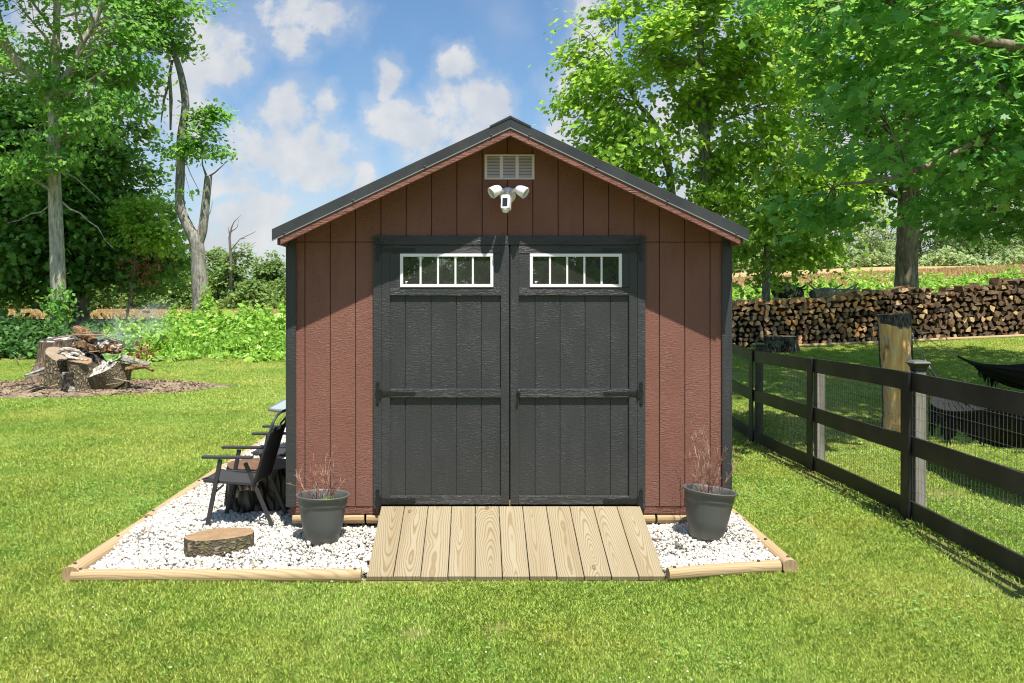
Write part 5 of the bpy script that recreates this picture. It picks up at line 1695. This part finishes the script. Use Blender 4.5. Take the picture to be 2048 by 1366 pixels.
# right: light maple just behind the shed
Y = 26.0; bx = PX(1405, Y); b0 = (bx, Y, g1(bx, Y) - .1)
T3 = [([b0, W3(1408, 480, Y), W3(1412, 380, Y), W3(1408, 260, Y), W3(1403, 160, Y), W3(1400, 60, Y), W3(1396, -60, Y), W3(1390, -200, Y)], [.3, .24, .2, .16, .13, .1, .08, .04]),
      ([W3(1345, 400, Y), W3(1335, 320, Y), W3(1310, 250, Y), W3(1270, 200, Y), W3(1245, 150, Y)], [.12, .1, .09, .06, .03]),
      ([W3(1412, 300, Y), W3(1425, 200, Y), W3(1450, 140, Y), W3(1470, 60, Y)], [.1, .08, .05, .03])]
tree('light_maple_tree', 'tall loose crowned yellow green maple rising behind the right side of the shed roof', b0, T3, M_bark_grey,
     [bl(1400, 60, Y, 3.2, 2.6, 2.6), bl(1250, 130, Y, 2.0, 1.8, 1.6), bl(1200, 230, Y, 1.5, 1.5, 1.5), bl(1240, 330, Y, 1.8, 1.8, 1.2), bl(1330, 270, Y, 1.8, 1.8, 1.9), bl(1470, 230, Y, 2.0, 1.8, 1.8), bl(1540, 330, Y, 1.8, 1.7, 1.6), bl(1400, 360, Y, 2.0, 1.8, 1.1), bl(1560, 130, Y, 2.2, 2, 1.9), bl(1400, -160, Y, 3.6, 3, 2.5), bl(1300, 30, Y, 1.6, 1.5, 1.2), bl(1120, 200, Y, .5, .5, .8, 0, 1.2), bl(1480, 420, Y, 1.5, 1.4, 1.0), bl(1320, 400, Y, 1.8, 1.4, .7)],
     540, 62, .37, .142, LOBED, M_leaf_light, 31, gap=.50, shell=.45, f=1.7)
Y = 27.5; bx = PX(1530, Y); b0 = (bx, Y, g1(bx, Y) - .1)
tree('drooping_maple_tree', 'low drooping maple with leaves hanging to the firewood pile beside the shed corner', b0, [([b0, W3(1535, 500, Y), W3(1545, 400, Y), W3(1560, 250, Y)], [.14, .12, .1, .04])], M_bark_grey,
     [bl(1540, 480, Y, 1.5, 1.4, 1.1), bl(1600, 500, Y, 1.1, 1.1, .9), bl(1500, 500, Y, .8, .9, .9), bl(1570, 560, Y, .8, .8, .6), bl(1640, 450, Y, 1.1, 1, .8), bl(1585, 400, Y, 1.5, 1.4, 1.2), bl(1650, 350, Y, 1.4, 1.4, 1.2)],
     135, 52, .36, .15, LOBED, M_leaf_light, 32, gap=.34, hang=.3)
# trunk behind the pile
Y = 29.5; bx = PX(1812, Y); b0 = (bx, Y, g1(bx, Y) - .1)
T4 = [([b0, W3(1813, 540, Y), W3(1815, 480, Y), W3(1817, 420, Y), W3(1815, 340, Y), W3(1808, 240, Y), W3(1795, 120, Y), W3(1790, 0, Y), W3(1785, -150, Y)], [.42, .36, .345, .35, .30, .25, .2, .14, .06]),
      ([W3(1816, 400, Y), W3(1850, 330, Y), W3(1900, 260, Y), W3(1960, 200, Y)], [.18, .14, .1, .05]), ([W3(1814, 360, Y), W3(1770, 300, Y), W3(1720, 250, Y), W3(1680, 200, Y)], [.17, .13, .09, .05])]
tree('stout_maple_tree', 'maple with a stout furrowed trunk standing directly behind the firewood pile', b0, T4, M_bark_brown,
     [bl(1800, 300, Y, 2.6, 2.4, 1.5), bl(1700, 250, Y, 2.6, 2.4, 2.2), bl(1900, 300, Y, 2.6, 2.4, 2.0), bl(1800, 80, Y, 4.5, 4, 3), bl(1660, 120, Y, 2.6, 2.6, 2.2), bl(2000, 250, Y, 3, 2.6, 2.6), bl(1740, 400, Y, 1.5, 1.5, .6), bl(1890, 410, Y, 1.5, 1.5, .6), bl(1990, 420, Y, 1.6, 1.4, .6), bl(1800, -120, Y, 5.5, 4.5, 3.2), bl(1690, 400, Y, 1.2, 1.2, .7)],
     580, 54, .46, .17, LOBED, M_leaf_mid, 33, gap=.34, shell=.45)
# near maple whose trunk stands outside the frame on the right
Y = 12.0; bx, by_ = 10.4, 13.0; b0 = (bx, by_, g1(bx, by_) - .1)
T5 = [([b0, (10.35, 13, 1.5), (10.3, 12.9, 3.0), (10.2, 12.6, 5), (10.1, 12.4, 7.5), (10, 12.3, 10)], [.45, .36, .32, .24, .15, .05]),
      ([(10.3, 12.8, 2.9), (9.2, 12.2, 3.9), W3(2040, 255, 11.6), W3(1960, 280, 11.4), W3(1870, 325, 11.2), W3(1780, 357, 11.0), W3(1682, 369, 10.9)], [.13, .10, .055, .045, .036, .026, .012]),
      ([(10.25, 12.7, 4.2), (8.6, 11.6, 5.1), W3(1950, 80, 10.8), W3(1840, 30, 10.5), W3(1720, -20, 10.4)], [.14, .1, .06, .04, .02])]
nm = tree('near_maple_tree', 'near maple whose large leaved boughs hang in from the right edge', b0, T5, M_bark_brown,
     [bl(1960, 60, 11, 1.7, 1.6, .85), bl(1800, 60, 10.8, 1.1, 1.2, .6), bl(1960, 190, 11, 1.2, 1.3, .5), bl(1830, 170, 10.8, 1.1, 1.2, .55), bl(1740, 230, 10.8, .65, .9, .45), bl(1690, 320, 11.2, .45, .6, .28), bl(1800, 300, 11.5, .9, .9, .35), bl(1920, 320, 11.6, .9, 1.0, .4), bl(2030, 330, 11.5, .9, 1, .6), bl(1870, 390, 12.2, .6, .7, .2), bl(2010, 410, 11.2, .6, .7, .25), bl(1650, 130, 11.4, .5, .8, .5), bl(1640, 410, 12.0, .4, .5, .28, 0, .6), bl(1750, -60, 10.8, 1.5, 1.6, .6),
      (9.2, 10.6, 5.4, 2.2, 2.2, 1.6), (9.6, 13.5, 5.8, 3.2, 3.0, 2.2), (9.5, 15.5, 4.5, 2.6, 2.0, 1.4), (9.6, 8.6, 6.6, 2.2, 1.6, 1.3), (9.5, 12, 8.6, 3, 3, 1.6)],
     760, 38, .25, .125, MAPLE, M_leaf_near, 34, gap=.40, shell=.35, kper=10, twig=.006, outw=.25, rnd=.42, upw=.8, f=2.0)

rg = np.random.default_rng(340)
hi = [(4.8, 9.8, 8.2, 1.5, 1.5, 1.0), (10.4, 9.2, 9.4, 2.2, 2.0, 1.4), (7, 14.0, 9.6, 2.8, 2.0, 1.4), (11, 13, 10, 3, 2.6, 1.5), (6, 16.5, 10.4, 2.6, 2.4, 1.3), (9.6, 17, 11, 2.8, 2.4, 1.4), (13, 17, 11, 2.8, 2.4, 1.4), (7.5, 20, 12, 2.6, 2.2, 1.3), (11.5, 20.5, 12, 2.8, 2.4, 1.3)]
cen = sprays_in(hi, 430, rg, .30, .4, 9)
p_, n_, s_ = spray_leaves(cen, 42, .48, .21, rg, (9, 14, 9))
NM = nm
scatter_mesh('upper_crown', p_, n_, s_, LOBED, M_leaf_near, NM, tuple(NM.location), rg=rg)
mb = MB(); grow(mb, [([(10.1, 12.4, 7.5), (9.4, 14, 9.4), (9, 17, 11)], [.16, .12, .06]), ([(10.2, 12.6, 5), (8.4, 10.8, 7.6), (7.4, 9.8, 8.6)], [.14, .1, .05])], cen, rg, 9)
mb.build('upper_branches', M_bark_brown, NM, tuple(NM.location), True)

# far hedgerow trees on the left
rgt = random.Random(77)
for k, (px, py_top, w) in enumerate([(20, 520, 70), (85, 535, 60), (150, 520, 70), (215, 515, 65), (285, 505, 60), (335, 500, 50), (392, 505, 45), (432, 492, 45), (470, 486, 42), (512, 520, 36), (548, 508, 30), (585, 525, 45), (640, 510, 55), (700, 500, 60), (765, 515, 55), (830, 505, 60), (900, 510, 60), (980, 500, 65), (1060, 505, 70), (360, 545, 40), (500, 560, 36), (560, 555, 34)]):
    Y = 92 + rgt.uniform(-3, 4) - (5 if k > 18 else 0); bx = PX(px, Y); zb = g1(bx, Y) - .1; zt = PZ(py_top, Y); h = zt - zb; ww = w * Y / F
    lab = ['rounded hedgerow tree far across the left field', 'bright green hedgerow tree far across the left field'][k % 2]
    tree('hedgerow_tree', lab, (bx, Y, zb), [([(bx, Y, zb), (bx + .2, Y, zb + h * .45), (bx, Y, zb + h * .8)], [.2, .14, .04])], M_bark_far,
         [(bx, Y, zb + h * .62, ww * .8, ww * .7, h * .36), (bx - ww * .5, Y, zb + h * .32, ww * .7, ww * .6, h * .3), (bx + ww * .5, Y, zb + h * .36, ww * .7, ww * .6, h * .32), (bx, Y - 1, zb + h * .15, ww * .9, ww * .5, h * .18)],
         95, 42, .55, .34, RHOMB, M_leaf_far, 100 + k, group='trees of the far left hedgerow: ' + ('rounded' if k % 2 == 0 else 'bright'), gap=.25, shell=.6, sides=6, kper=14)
# bare snag above the hedgerow
Y = 88.0; bx = PX(462, Y); zb = g1(bx, Y)
sn = thing('dead_tree', 'bare dead branches sticking out above the far left hedgerow', 'dead tree', (bx, Y, zb))
mb = MB()
mb.tube([(bx, Y, zb), W3(462, 520, Y), W3(459, 475, Y), W3(463, 455, Y), W3(468, 444, Y), W3(482, 430, Y)], [.2, .15, .12, .08, .05, .02], 7)
for P_ in ([(462, 500), (480, 478), (508, 465), (512, 462)], [(463, 515), (485, 500), (500, 492), (512, 484)], [(460, 465), (474, 455), (478, 438)], [(459, 470), (456, 450)], [(480, 478), (492, 476)]):
    mb.tube([W3(a, b, Y) for a, b in P_], [.06 * (1 - .75 * i / (len(P_) - 1)) for i in range(len(P_))], 5)
mb.build('trunk', M_bark_far, sn, (bx, Y, zb), True)

# airy trees beyond the right field
for k, px in enumerate([1415, 1462, 1505, 1555, 1600, 1640, 1688, 1730, 1775, 1842, 1885, 1925, 1968, 2010, 2050, 2095]):
    Y = 116 + rgt.uniform(-5, 6); bx = PX(px, Y); zb = g1(bx, Y) - .1
    h = (rgt.uniform(150, 185)) * Y / F; ww = rgt.uniform(34, 46) * Y / F
    lean = rgt.uniform(-.8, .8); w_ = ww * ww * h * .08
    tr_ = [([(bx, Y, zb), (bx + lean * .4, Y, zb + h * .4), (bx + lean, Y, zb + h * .75), (bx + lean * 1.5, Y, zb + h * .98)], [.26, .2, .13, .04])]
    for s in (-1, 1):
        tr_.append(([(bx + lean * .3, Y, zb + h * rgt.uniform(.2, .35)), (bx + s * ww * .4, Y + .3, zb + h * .6), (bx + s * ww * .75, Y, zb + h * .85)], [.13, .09, .03]))
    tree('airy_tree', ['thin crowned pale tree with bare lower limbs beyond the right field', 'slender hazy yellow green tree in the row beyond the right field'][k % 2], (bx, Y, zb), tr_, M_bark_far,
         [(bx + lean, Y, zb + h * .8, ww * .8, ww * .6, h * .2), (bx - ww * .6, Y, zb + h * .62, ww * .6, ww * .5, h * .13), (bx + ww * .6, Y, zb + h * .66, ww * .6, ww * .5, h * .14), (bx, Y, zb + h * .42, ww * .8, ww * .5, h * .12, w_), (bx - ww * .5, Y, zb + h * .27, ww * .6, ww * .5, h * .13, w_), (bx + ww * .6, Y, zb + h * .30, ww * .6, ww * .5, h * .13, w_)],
         84, 40, .62, .28, RHOMB, M_leaf_hazed if k % 3 else M_leaf_far, 200 + k, group='trees in the row beyond the right field: ' + ('pale' if k % 2 == 0 else 'yellow'), gap=.42, shell=.5, sides=6, kper=6)

# trees behind the viewer, seen only as reflections in the door windows
for k, (x, y, h) in enumerate([(-9, -22, 11), (-3.2, -27, 12), (3.4, -24, 10), (9, -26, 12)]):
    b0 = (x, y, -.1)
    tree('yard_tree', ['dark spreading tree in the yard behind the viewer, far left', 'dark tall tree in the yard behind the viewer, left of middle', 'dark rounded tree in the yard behind the viewer, right of middle', 'dark broad tree in the yard behind the viewer, far right'][k], b0, [([b0, (x, y, h * .4), (x + .3, y, h * .8)], [.4, .3, .08])], M_bark_brown,
         [(x, y, h * .55, 4.2, 3, h * .42), (x - 2, y, h * .3, 2.4, 2, h * .25), (x + 2.2, y, h * .35, 2.4, 2, h * .25)], 230, 40, .6, .34, RHOMB, M_leaf_light, 300 + k, gap=.3, sides=8, kper=14)

# ------------------------------------------------------------------ wild growth
def weeds(name, label, pts_fn, n, hfn, lsize, lm, seed, tmpl=OVAL, lance=0.25):
    rg = np.random.default_rng(seed)
    x, y, h = pts_fn(rg, n)
    n = len(x)
    # leaves climb the stems: plants are clumps of leaves
    npl = n // 14
    k = rg.integers(0, n, npl)
    px_, py_, ph = x[k], y[k], h[k] * rg.uniform(.55, 1.15, npl)
    per = 14
    X = np.repeat(px_, per); Yv = np.repeat(py_, per); H = np.repeat(ph, per)
    t = rg.uniform(.12, 1, npl * per) ** .8
    a = rg.uniform(0, 2 * PI, npl * per); r = (.05 + .16 * (1 - t)) * rg.uniform(.5, 1.4, npl * per)
    c = np.stack([X + np.cos(a) * r, Yv + np.sin(a) * r, gz(X, Yv) + H * t], -1)
    nr = np.stack([np.cos(a) * .5, np.sin(a) * .5, np.full(npl * per, .75)], -1) + rg.normal(size=(npl * per, 3)) * .38
    s = lsize * rg.uniform(.6, 1.5, npl * per) * np.repeat(rg.uniform(.7, 1.35, npl), per)
    o = scatter_mesh(name, c, nr, s, tmpl, lm, rg=rg)
    tag(o, label, 'weeds', kind='stuff')
    return o
def left_bank(rg, n):
    x = rg.uniform(-11.6, 1.5, n * 2); y = rg.uniform(24.5, 36, n * 2)
    front = 25.4 + .9 * np.sin(x * .7) + .5 * np.sin(x * 2.3) + .3 * np.sin(x * 6.1) + rg.normal(0, .35, len(x)) - .6 * (x > -8)
    k = (y > front) & ((x > -18) | (y > 26))
    x, y = x[k][:n], y[k][:n]
    p3 = np.c_[x, y, x * 0]
    h = .5 + .36 * sstep(y, 25, 29) + .42 * vnoise(p3, 1.5, 51) + .25 * sstep(x, -12, -5) - .25 * sstep(x, -10, -15) * 1.0
    edge = np.clip((y - (25.4 + .9 * np.sin(x * .7))) / 1.5, .25, 1)
    return x, y, np.clip(h * edge, .1, 1.7)
weeds('tall_weeds', 'tall lush weeds and nettles along the left edge of the lawn', left_bank, 66000, None, .10, M_weed, 61)
weeds('broadleaf_weeds', 'broad leaved burdock growing among the weeds at left', left_bank, 10500, None, .22, M_weed, 62)
M_weed_shaded = leafmat('weed_shaded', [(0, (.03, .09, .02)), (.6, (.06, .15, .03)), (1, (.1, .22, .04))], .3, (.15, .35, .04))  # darker copy of the weed leaf, tree shade painted into its colour
def left_shade(rg, n):
    x = rg.uniform(-24, -10.4, n); y = rg.uniform(25.6, 34, n)
    h = .55 + .3 * vnoise(np.c_[x, y, x * 0], 1.3, 71)
    return x, y, np.clip(h, .2, 1.4)
weeds('shade_bushes', 'dark leafy brush in the shade under the left trees', left_shade, 30000, None, .15, M_weed_shaded, 63)
def grasses(name, label, xr, yr, n, h, w, lm, seed, hmod=None, cond=None):
    rg = np.random.default_rng(seed)
    x = rg.uniform(*xr, n); y = rg.uniform(*yr, n)
    if cond is not None: k = cond(x, y); x, y = x[k], y[k]
    n = len(x)
    hh = h * rg.uniform(.5, 1.3, n); ww = w * rg.uniform(.7, 1.3, n)
    az = rg.uniform(0, 2 * PI, n); lean = np.clip(rg.normal(.35, .25, n), 0, 1.2)
    d = np.stack([np.cos(az), np.sin(az)], -1); b = np.stack([x, y, gz(x, y) - .01], -1)
    sa = rg.uniform(0, 2 * PI, n)
    side = np.stack([np.cos(sa), np.sin(sa), 0 * x], -1) * ww[:, None] * .5
    tip = b + np.stack([d[:, 0] * np.sin(lean) * hh, d[:, 1] * np.sin(lean) * hh, np.cos(lean) * hh], -1)
    mid = b + np.stack([d[:, 0] * np.sin(lean * .5) * hh * .55, d[:, 1] * np.sin(lean * .5) * hh * .55, np.cos(lean * .5) * hh * .55], -1)
    co = np.stack([b - side, b + side, mid + side * .8, tip, mid - side * .8], 1)
    o = raw_mesh(name, co.reshape(-1, 3), n, 5, lm); tag(o, label, 'tall grass', kind='stuff')
grasses('tall_grass', 'long unmown grass mixed through the weeds at left', (-11.6, -3), (25.6, 34), 7000, .72, .02, M_weed, 64, cond=lambda x, y: y > 25.6 + .9 * np.sin(x * .7))
grasses('field_stubble', 'dry golden stubble in the fields behind', (-42, 62), (46, 75), 70000, .26, .07, M_straw, 65)
def right_bank(rg, n):
    x = rg.uniform(6, 30, n); y = rg.uniform(26.8, 46, n)
    h = .42 + .3 * vnoise(np.c_[x, y, x * 0], .9, 81) + .2 * sstep(x, 12, 18)
    return x, y, np.clip(h, .06, 1.1)
weeds('bank_weeds', 'green weeds on the bank behind the firewood pile', right_bank, 30000, None, .16, M_weed, 66)
def right_edge(rg, n):
    x = rg.uniform(28, 92, n); y = rg.uniform(107, 114, n)
    h = 2.0 + 1.5 * vnoise(np.c_[x, y, x * 0], .6, 91)
    return x, y, np.clip(h, .8, 6)
weeds('undergrowth', 'hazy undergrowth at the foot of the far trees beyond the right field', right_edge, 34000, None, .42, M_leaf_hazed, 67, RHOMB)
def left_edge(rg, n):
    x = rg.uniform(-62, 8, n); y = rg.uniform(86, 94, n)
    h = 1.9 + .9 * vnoise(np.c_[x, y, x * 0], .5, 92)
    return x, y, np.clip(h, .5, 4)
weeds('hedge_bottom', 'dense low growth at the foot of the far left hedgerow', left_edge, 26000, None, .34, M_leaf_far, 68, RHOMB)
# ivy on the pale trunk, brown dead spray hanging low
def leafcloud(name, label, cat, c, r, n, size, m, seed, tm=OVAL):
    rg = np.random.default_rng(seed)
    p = rg.normal(size=(n, 3)) * r + np.array(c)
    o = scatter_mesh(name, p, rg.normal(size=(n, 3)) + [0, -.5, .5], size * rg.uniform(.6, 1.4, n), tm, m, None, tuple(c), rg=rg)
    tag(o, label, cat)
leafcloud('ivy', 'green vine climbing the foot of the pale trunk at left', 'vine', W3(121, 622, 33.4), (.33, .2, .5), 420, .17, M_leaf_mid, 71)
leafcloud('ivy', 'small vine on the foot of the forked trunk', 'vine', W3(414, 600, 34.5), (.13, .12, .22), 130, .15, M_leaf_light, 72)
leafcloud('withered_leaves', 'brown withered leaves hanging low under the dark tree', 'leaves', W3(288, 540, 36.5), (.55, .3, .4), 170, .17, M_brownleaf, 73)

# ------------------------------------------------------------------ burn pile
M_stumpbark = barkmat('scorched_stump_bark', (.045, .032, .022), (.26, .19, .13), 12, 1.0)
def P3(px, Y): return (PX(px, Y), Y, g1(PX(px, Y), Y) + .05)
round_log('burn_stump', 'biggest stump of the burn pile, flared at its foot and scorched on top', 'stump', P3(122, 20.6), .50, .46, .98, .62, [M_stumpbark, M_char], .3, seed=14, rough=.12, topdip=.12, slant=(.10, .12))
round_log('log_round', 'upright bark covered round at the front left of the burn pile', 'log round', P3(112, 19.15), .245, .23, .76, .08, [M_roundbark, M_end_grey], .2, (0, R(2)), seed=15, rough=.06, slant=(-.30, .50))
round_log('log_round', 'upright round with a tan cut top beside the front left round of the burn pile', 'log round', P3(161, 19.0), .245, .22, .62, .12, [M_roundbark, M_end_slice], .5, (0, R(-2)), seed=16, rough=.06, slant=(.04, .42))
round_log('log_round', 'blackened chunk between the two front rounds of the burn pile', 'log round', P3(136, 18.75), .13, .11, .40, .3, [M_char, M_char], .5, seed=17, rough=.12)
round_log('log_round', 'large round tipped against the right of the burn pile with an ash dusted face', 'log round', (PX(216, 19.15), 19.25, g1(PX(216, 19), 19) + .14), .37, .34, .40, .04, [M_roundbark, M_ashwood], .2, (R(16), R(-26)), seed=18, rough=.08)
round_log('log_round', 'small bark covered round at the right end of the burn pile', 'log round', (PX(238, 19.4), 19.3, g1(PX(236, 19), 19) + .04), .24, .22, .56, .06, [M_roundbark, M_char], .7, (R(4), R(8)), seed=19, rough=.08)
def chunk(label, pts, rad, m, flat=.7, rough=.22, seg=9):
    o = pts[0]
    rg = random.Random(label)
    t = thing('burnt_log', label, 'burnt log', o)
    P = [Vector(p) for p in pts]; Q = []; Rd = []
    for i in range(len(P) - 1):
        for k in range(4):
            q = k / 4; Q.append(P[i].lerp(P[i + 1], q)); Rd.append(rad[i] * (1 - q) + rad[i + 1] * q)
    Q.append(P[-1]); Rd.append(rad[-1])
    mb = MB(); mb.tube(Q, Rd, seg, flat=flat)
    ring = [rg.uniform(1 - rough, 1 + rough) for _ in range(seg)]
    for i in range(len(Q)):
        for j in range(seg):
            k = i * seg + j; c = Q[i]; v = Vector(mb.v[k]) - c
            mb.v[k] = tuple(c + v * ring[j] * rg.uniform(1 - rough * .7, 1 + rough * .7))
    mb.build('log', m, t, o)
M_rotten = mat('rotten_wood', lambda N: N.pbr(N.mix(N.ss(N.noise(N.mapv(N.obj(), (16, 16, 16)), 1, 6, .7), .36, .64), (.06, .035, .02), (.36, .22, .12)), .95, .1, nrm=N.bump(N.noise(N.obj(), 26, 5, .7), 1, .05)))
# heap of char and ash that fills the middle
hp_ = W3(170, 758, 19.9); hz_ = g1(hp_[0], hp_[1])
t = thing('char_heap', 'heap of charred wood and ash between the stumps of the burn pile', 'char heap', (hp_[0], hp_[1], hz_))
vs = []; fs = []; rgh = random.Random(4)
for q in range(9):
    for j in range(26):
        a = 2 * PI * j / 26; r = q / 8 * (1 + .18 * math.sin(3 * a + 1) + .1 * math.sin(7 * a))
        vs.append((r * .80 * math.cos(a), r * .55 * math.sin(a), .80 * (1 - (q / 8) ** 1.7) + rgh.uniform(-.05, .05) * (q < 8) + .0))
for q in range(8):
    for j in range(26):
        j2 = (j + 1) % 26; fs.append((q * 26 + j, (q + 1) * 26 + j, (q + 1) * 26 + j2, q * 26 + j2))
mb = MB(); mb.add(vs, fs); mb.build('ash_mound', M_char, t)
chunk('hollow ash white log bridging the front rounds of the burn pile', [W3(117, 706, 18.9), W3(128, 699, 18.9), W3(142, 698, 18.95), W3(157, 702, 19.0), W3(168, 711, 19.0)], [.07, .1, .085, .07, .03], M_ashwood, .5)
chunk('pale edged burnt slab leaning from the hollow log to the front round', [W3(124, 706, 18.8), W3(140, 714, 18.8), W3(156, 717, 18.8), W3(176, 720, 18.8)], [.05, .07, .06, .04], M_ashwood, .4)
chunk('black charred log in the hollow of the burn pile', [W3(138, 710, 19.2), W3(150, 707, 19.2), W3(168, 711, 19.3)], [.08, .11, .08], M_char)
chunk('broken brown wood chunk on top of the burn pile', [W3(150, 656, 20.2), W3(160, 663, 20.15), W3(174, 672, 20.1), W3(189, 682, 20.0)], [.08, .15, .16, .10], M_rotten, .8, .3)
chunk('charred underside log below the top chunk of the burn pile', [W3(152, 686, 20.2), W3(172, 691, 20.1), W3(194, 685, 20.1)], [.09, .13, .08], M_char)
chunk('orange brown crumbling log in the middle of the burn pile', [W3(146, 695, 19.7), W3(165, 691, 19.7), W3(189, 699, 19.7)], [.08, .13, .07], M_rotten, .8, .3)
chunk('smoking grey log at the back right of the burn pile', [W3(188, 700, 20.0), W3(212, 690, 20.0), W3(240, 700, 20.0)], [.16, .22, .14], M_char)
chunk('long grey limb lying right of the burn pile', [W3(246, 716, 19.2), W3(266, 722, 19.1), W3(285, 727, 19.0), W3(300, 728, 19.0)], [.085, .07, .05, .03], M_bark_grey, 1)
chunk('second grey limb on the ash right of the burn pile', [W3(252, 738, 18.9), W3(268, 734, 18.9), W3(292, 732, 19), W3(306, 741, 18.9)], [.06, .055, .05, .03], M_rotten, 1)
chunk('grey root reaching left from the burn pile', [W3(92, 740, 19.2), W3(72, 746, 19.0), W3(50, 752, 18.8)], [.08, .055, .03], M_bark_grey, 1)
chunk('blackened branch lying in front of the burn pile', [W3(62, 783, 17.9), W3(78, 778, 18), W3(96, 774, 18)], [.03, .035, .02], M_char, 1)
rgs = random.Random(33)
sticks = [([(105, 677), (150, 670), (205, 670), (245, 683)], 19.6, .018), ([(150, 668), (190, 664), (222, 667)], 19.8, .014), ([(228, 757), (250, 762), (272, 764)], 18.3, .02), ([(212, 770), (240, 766)], 18.2, .012), ([(290, 692), (294, 708), (293, 722)], 19.2, .018), ([(300, 716), (330, 720), (360, 713)], 19.4, .01), ([(100, 774), (116, 769)], 18.2, .02), ([(60, 735), (84, 724)], 19.5, .012), ([(178, 704), (200, 702)], 19.2, .018), ([(30, 715), (38, 730)], 19.8, .012)]
for k, (pp, Y, r) in enumerate(sticks):
    pts = [W3(a, b, Y + .1 * i) for i, (a, b) in enumerate(pp)]
    pts = [(a, b, max(c, g1(a, b) + .06)) for a, b, c in pts]
    mb = MB(); mb.tube(pts, [r * (1 - .5 * i / len(pts)) for i in range(len(pts))], 6)
    o = mb.build('stick', M_stick, None, pts[0], True)
    tag(o, ['long thin stick laid across the top of the burn pile', 'short stick over the top chunk of the burn pile', 'pale stick on the ash below the tipped round', 'thin stick in front of the burn pile', 'upright twig with withered leaves right of the burn pile', 'thin curved stick at the lawn edge right of the burn pile', 'white bone like stick at the front of the burn pile', 'stick leaning on the flared stump', 'dark stick in the middle of the burn pile', 'thin stick standing at the left of the burn pile'][k], 'stick')
leafcloud('withered_leaves', 'withered red brown leaves on the twig right of the burn pile', 'leaves', W3(285, 700, 19.3), (.22, .15, .12), 60, .09, M_brownleaf, 74)
leafcloud('withered_leaves', 'withered leaves beside the grey limb at the burn pile', 'leaves', W3(268, 716, 19.2), (.2, .12, .07), 50, .08, M_brownleaf, 75)
leafcloud('withered_leaves', 'yellow brown leaf clump on top of the tipped round', 'leaves', W3(219, 696, 19.0), (.11, .08, .05), 50, .08, M_brownleaf, 76)
# chips scattered over the ash
rg = np.random.default_rng(44); n = 2600
a = rg.uniform(0, 2 * PI, n); r = np.sqrt(rg.uniform(0, 1.02, n))
cx_ = FPX + np.cos(a) * r * 3.0; cy_ = FPY + np.sin(a) * r * 1.55
o = scatter_mesh('wood_chips', np.c_[cx_, cy_, gz(cx_, cy_) + .02 + .10 * (1 - r.clip(0, 1)) ** 1.2], rg.normal(0, .4, (n, 3)) + [0, 0, 1], rg.uniform(.02, .075, n), [(-.25, -.7, 0), (.25, -.7, .1), (.2, .7, 0), (-.2, .7, .12)], M_stick)
tag(o, 'bark chips and debris scattered over the ash round the burn pile', 'wood chips', kind='stuff')
# smoke drifting right from the pile
def smoke(N):
    o = N.obj()
    x = N.sep(o)
    d = N.n('ShaderNodeVectorMath', operation='LENGTH', i_0=N.mapv(o, (1 / 1.75, 1 / .6, 1 / .72), rot=(0, 0, 0))).outputs['Value']
    n = N.noise(N.mapv(o, (1.5, 1.5, 2.2)), 1.0, 4, .6, .6)
    den = N.m('MULTIPLY', N.ss(d, 1.0, .15), N.ss(n, .42, .78))
    v = N.n('ShaderNodeVolumePrincipled')
    N.inp(v, 'Color', (.80, .86, .95, 1)); N.inp(v, 'Density', N.m('MULTIPLY', den, 2.4)); v.inputs['Anisotropy'].default_value = .2
    N.out(None, v.outputs[0])
M_smoke = mat('smoke_volume', smoke)
so = W3(232, 668, 20.4)
mb = MB(); n = 20
vs = []; fs = []
for i in range(11):
    th = PI * i / 10
    for j in range(n):
        a = 2 * PI * j / n
        vs.append((1.8 * math.sin(th) * math.cos(a), .62 * math.sin(th) * math.sin(a), .75 * math.cos(th)))
for i in range(10):
    for j in range(n): fs.append((i * n + j, (i + 1) * n + j, (i + 1) * n + (j + 1) % n, i * n + (j + 1) % n))
mb.add(vs, fs); sm = mb.build('smoke', M_smoke, smooth=True); sm.location = so; sm.rotation_euler = (0, R(-22), 0)
tag(sm, 'thin bluish smoke drifting from the burn pile', 'smoke', kind='stuff')
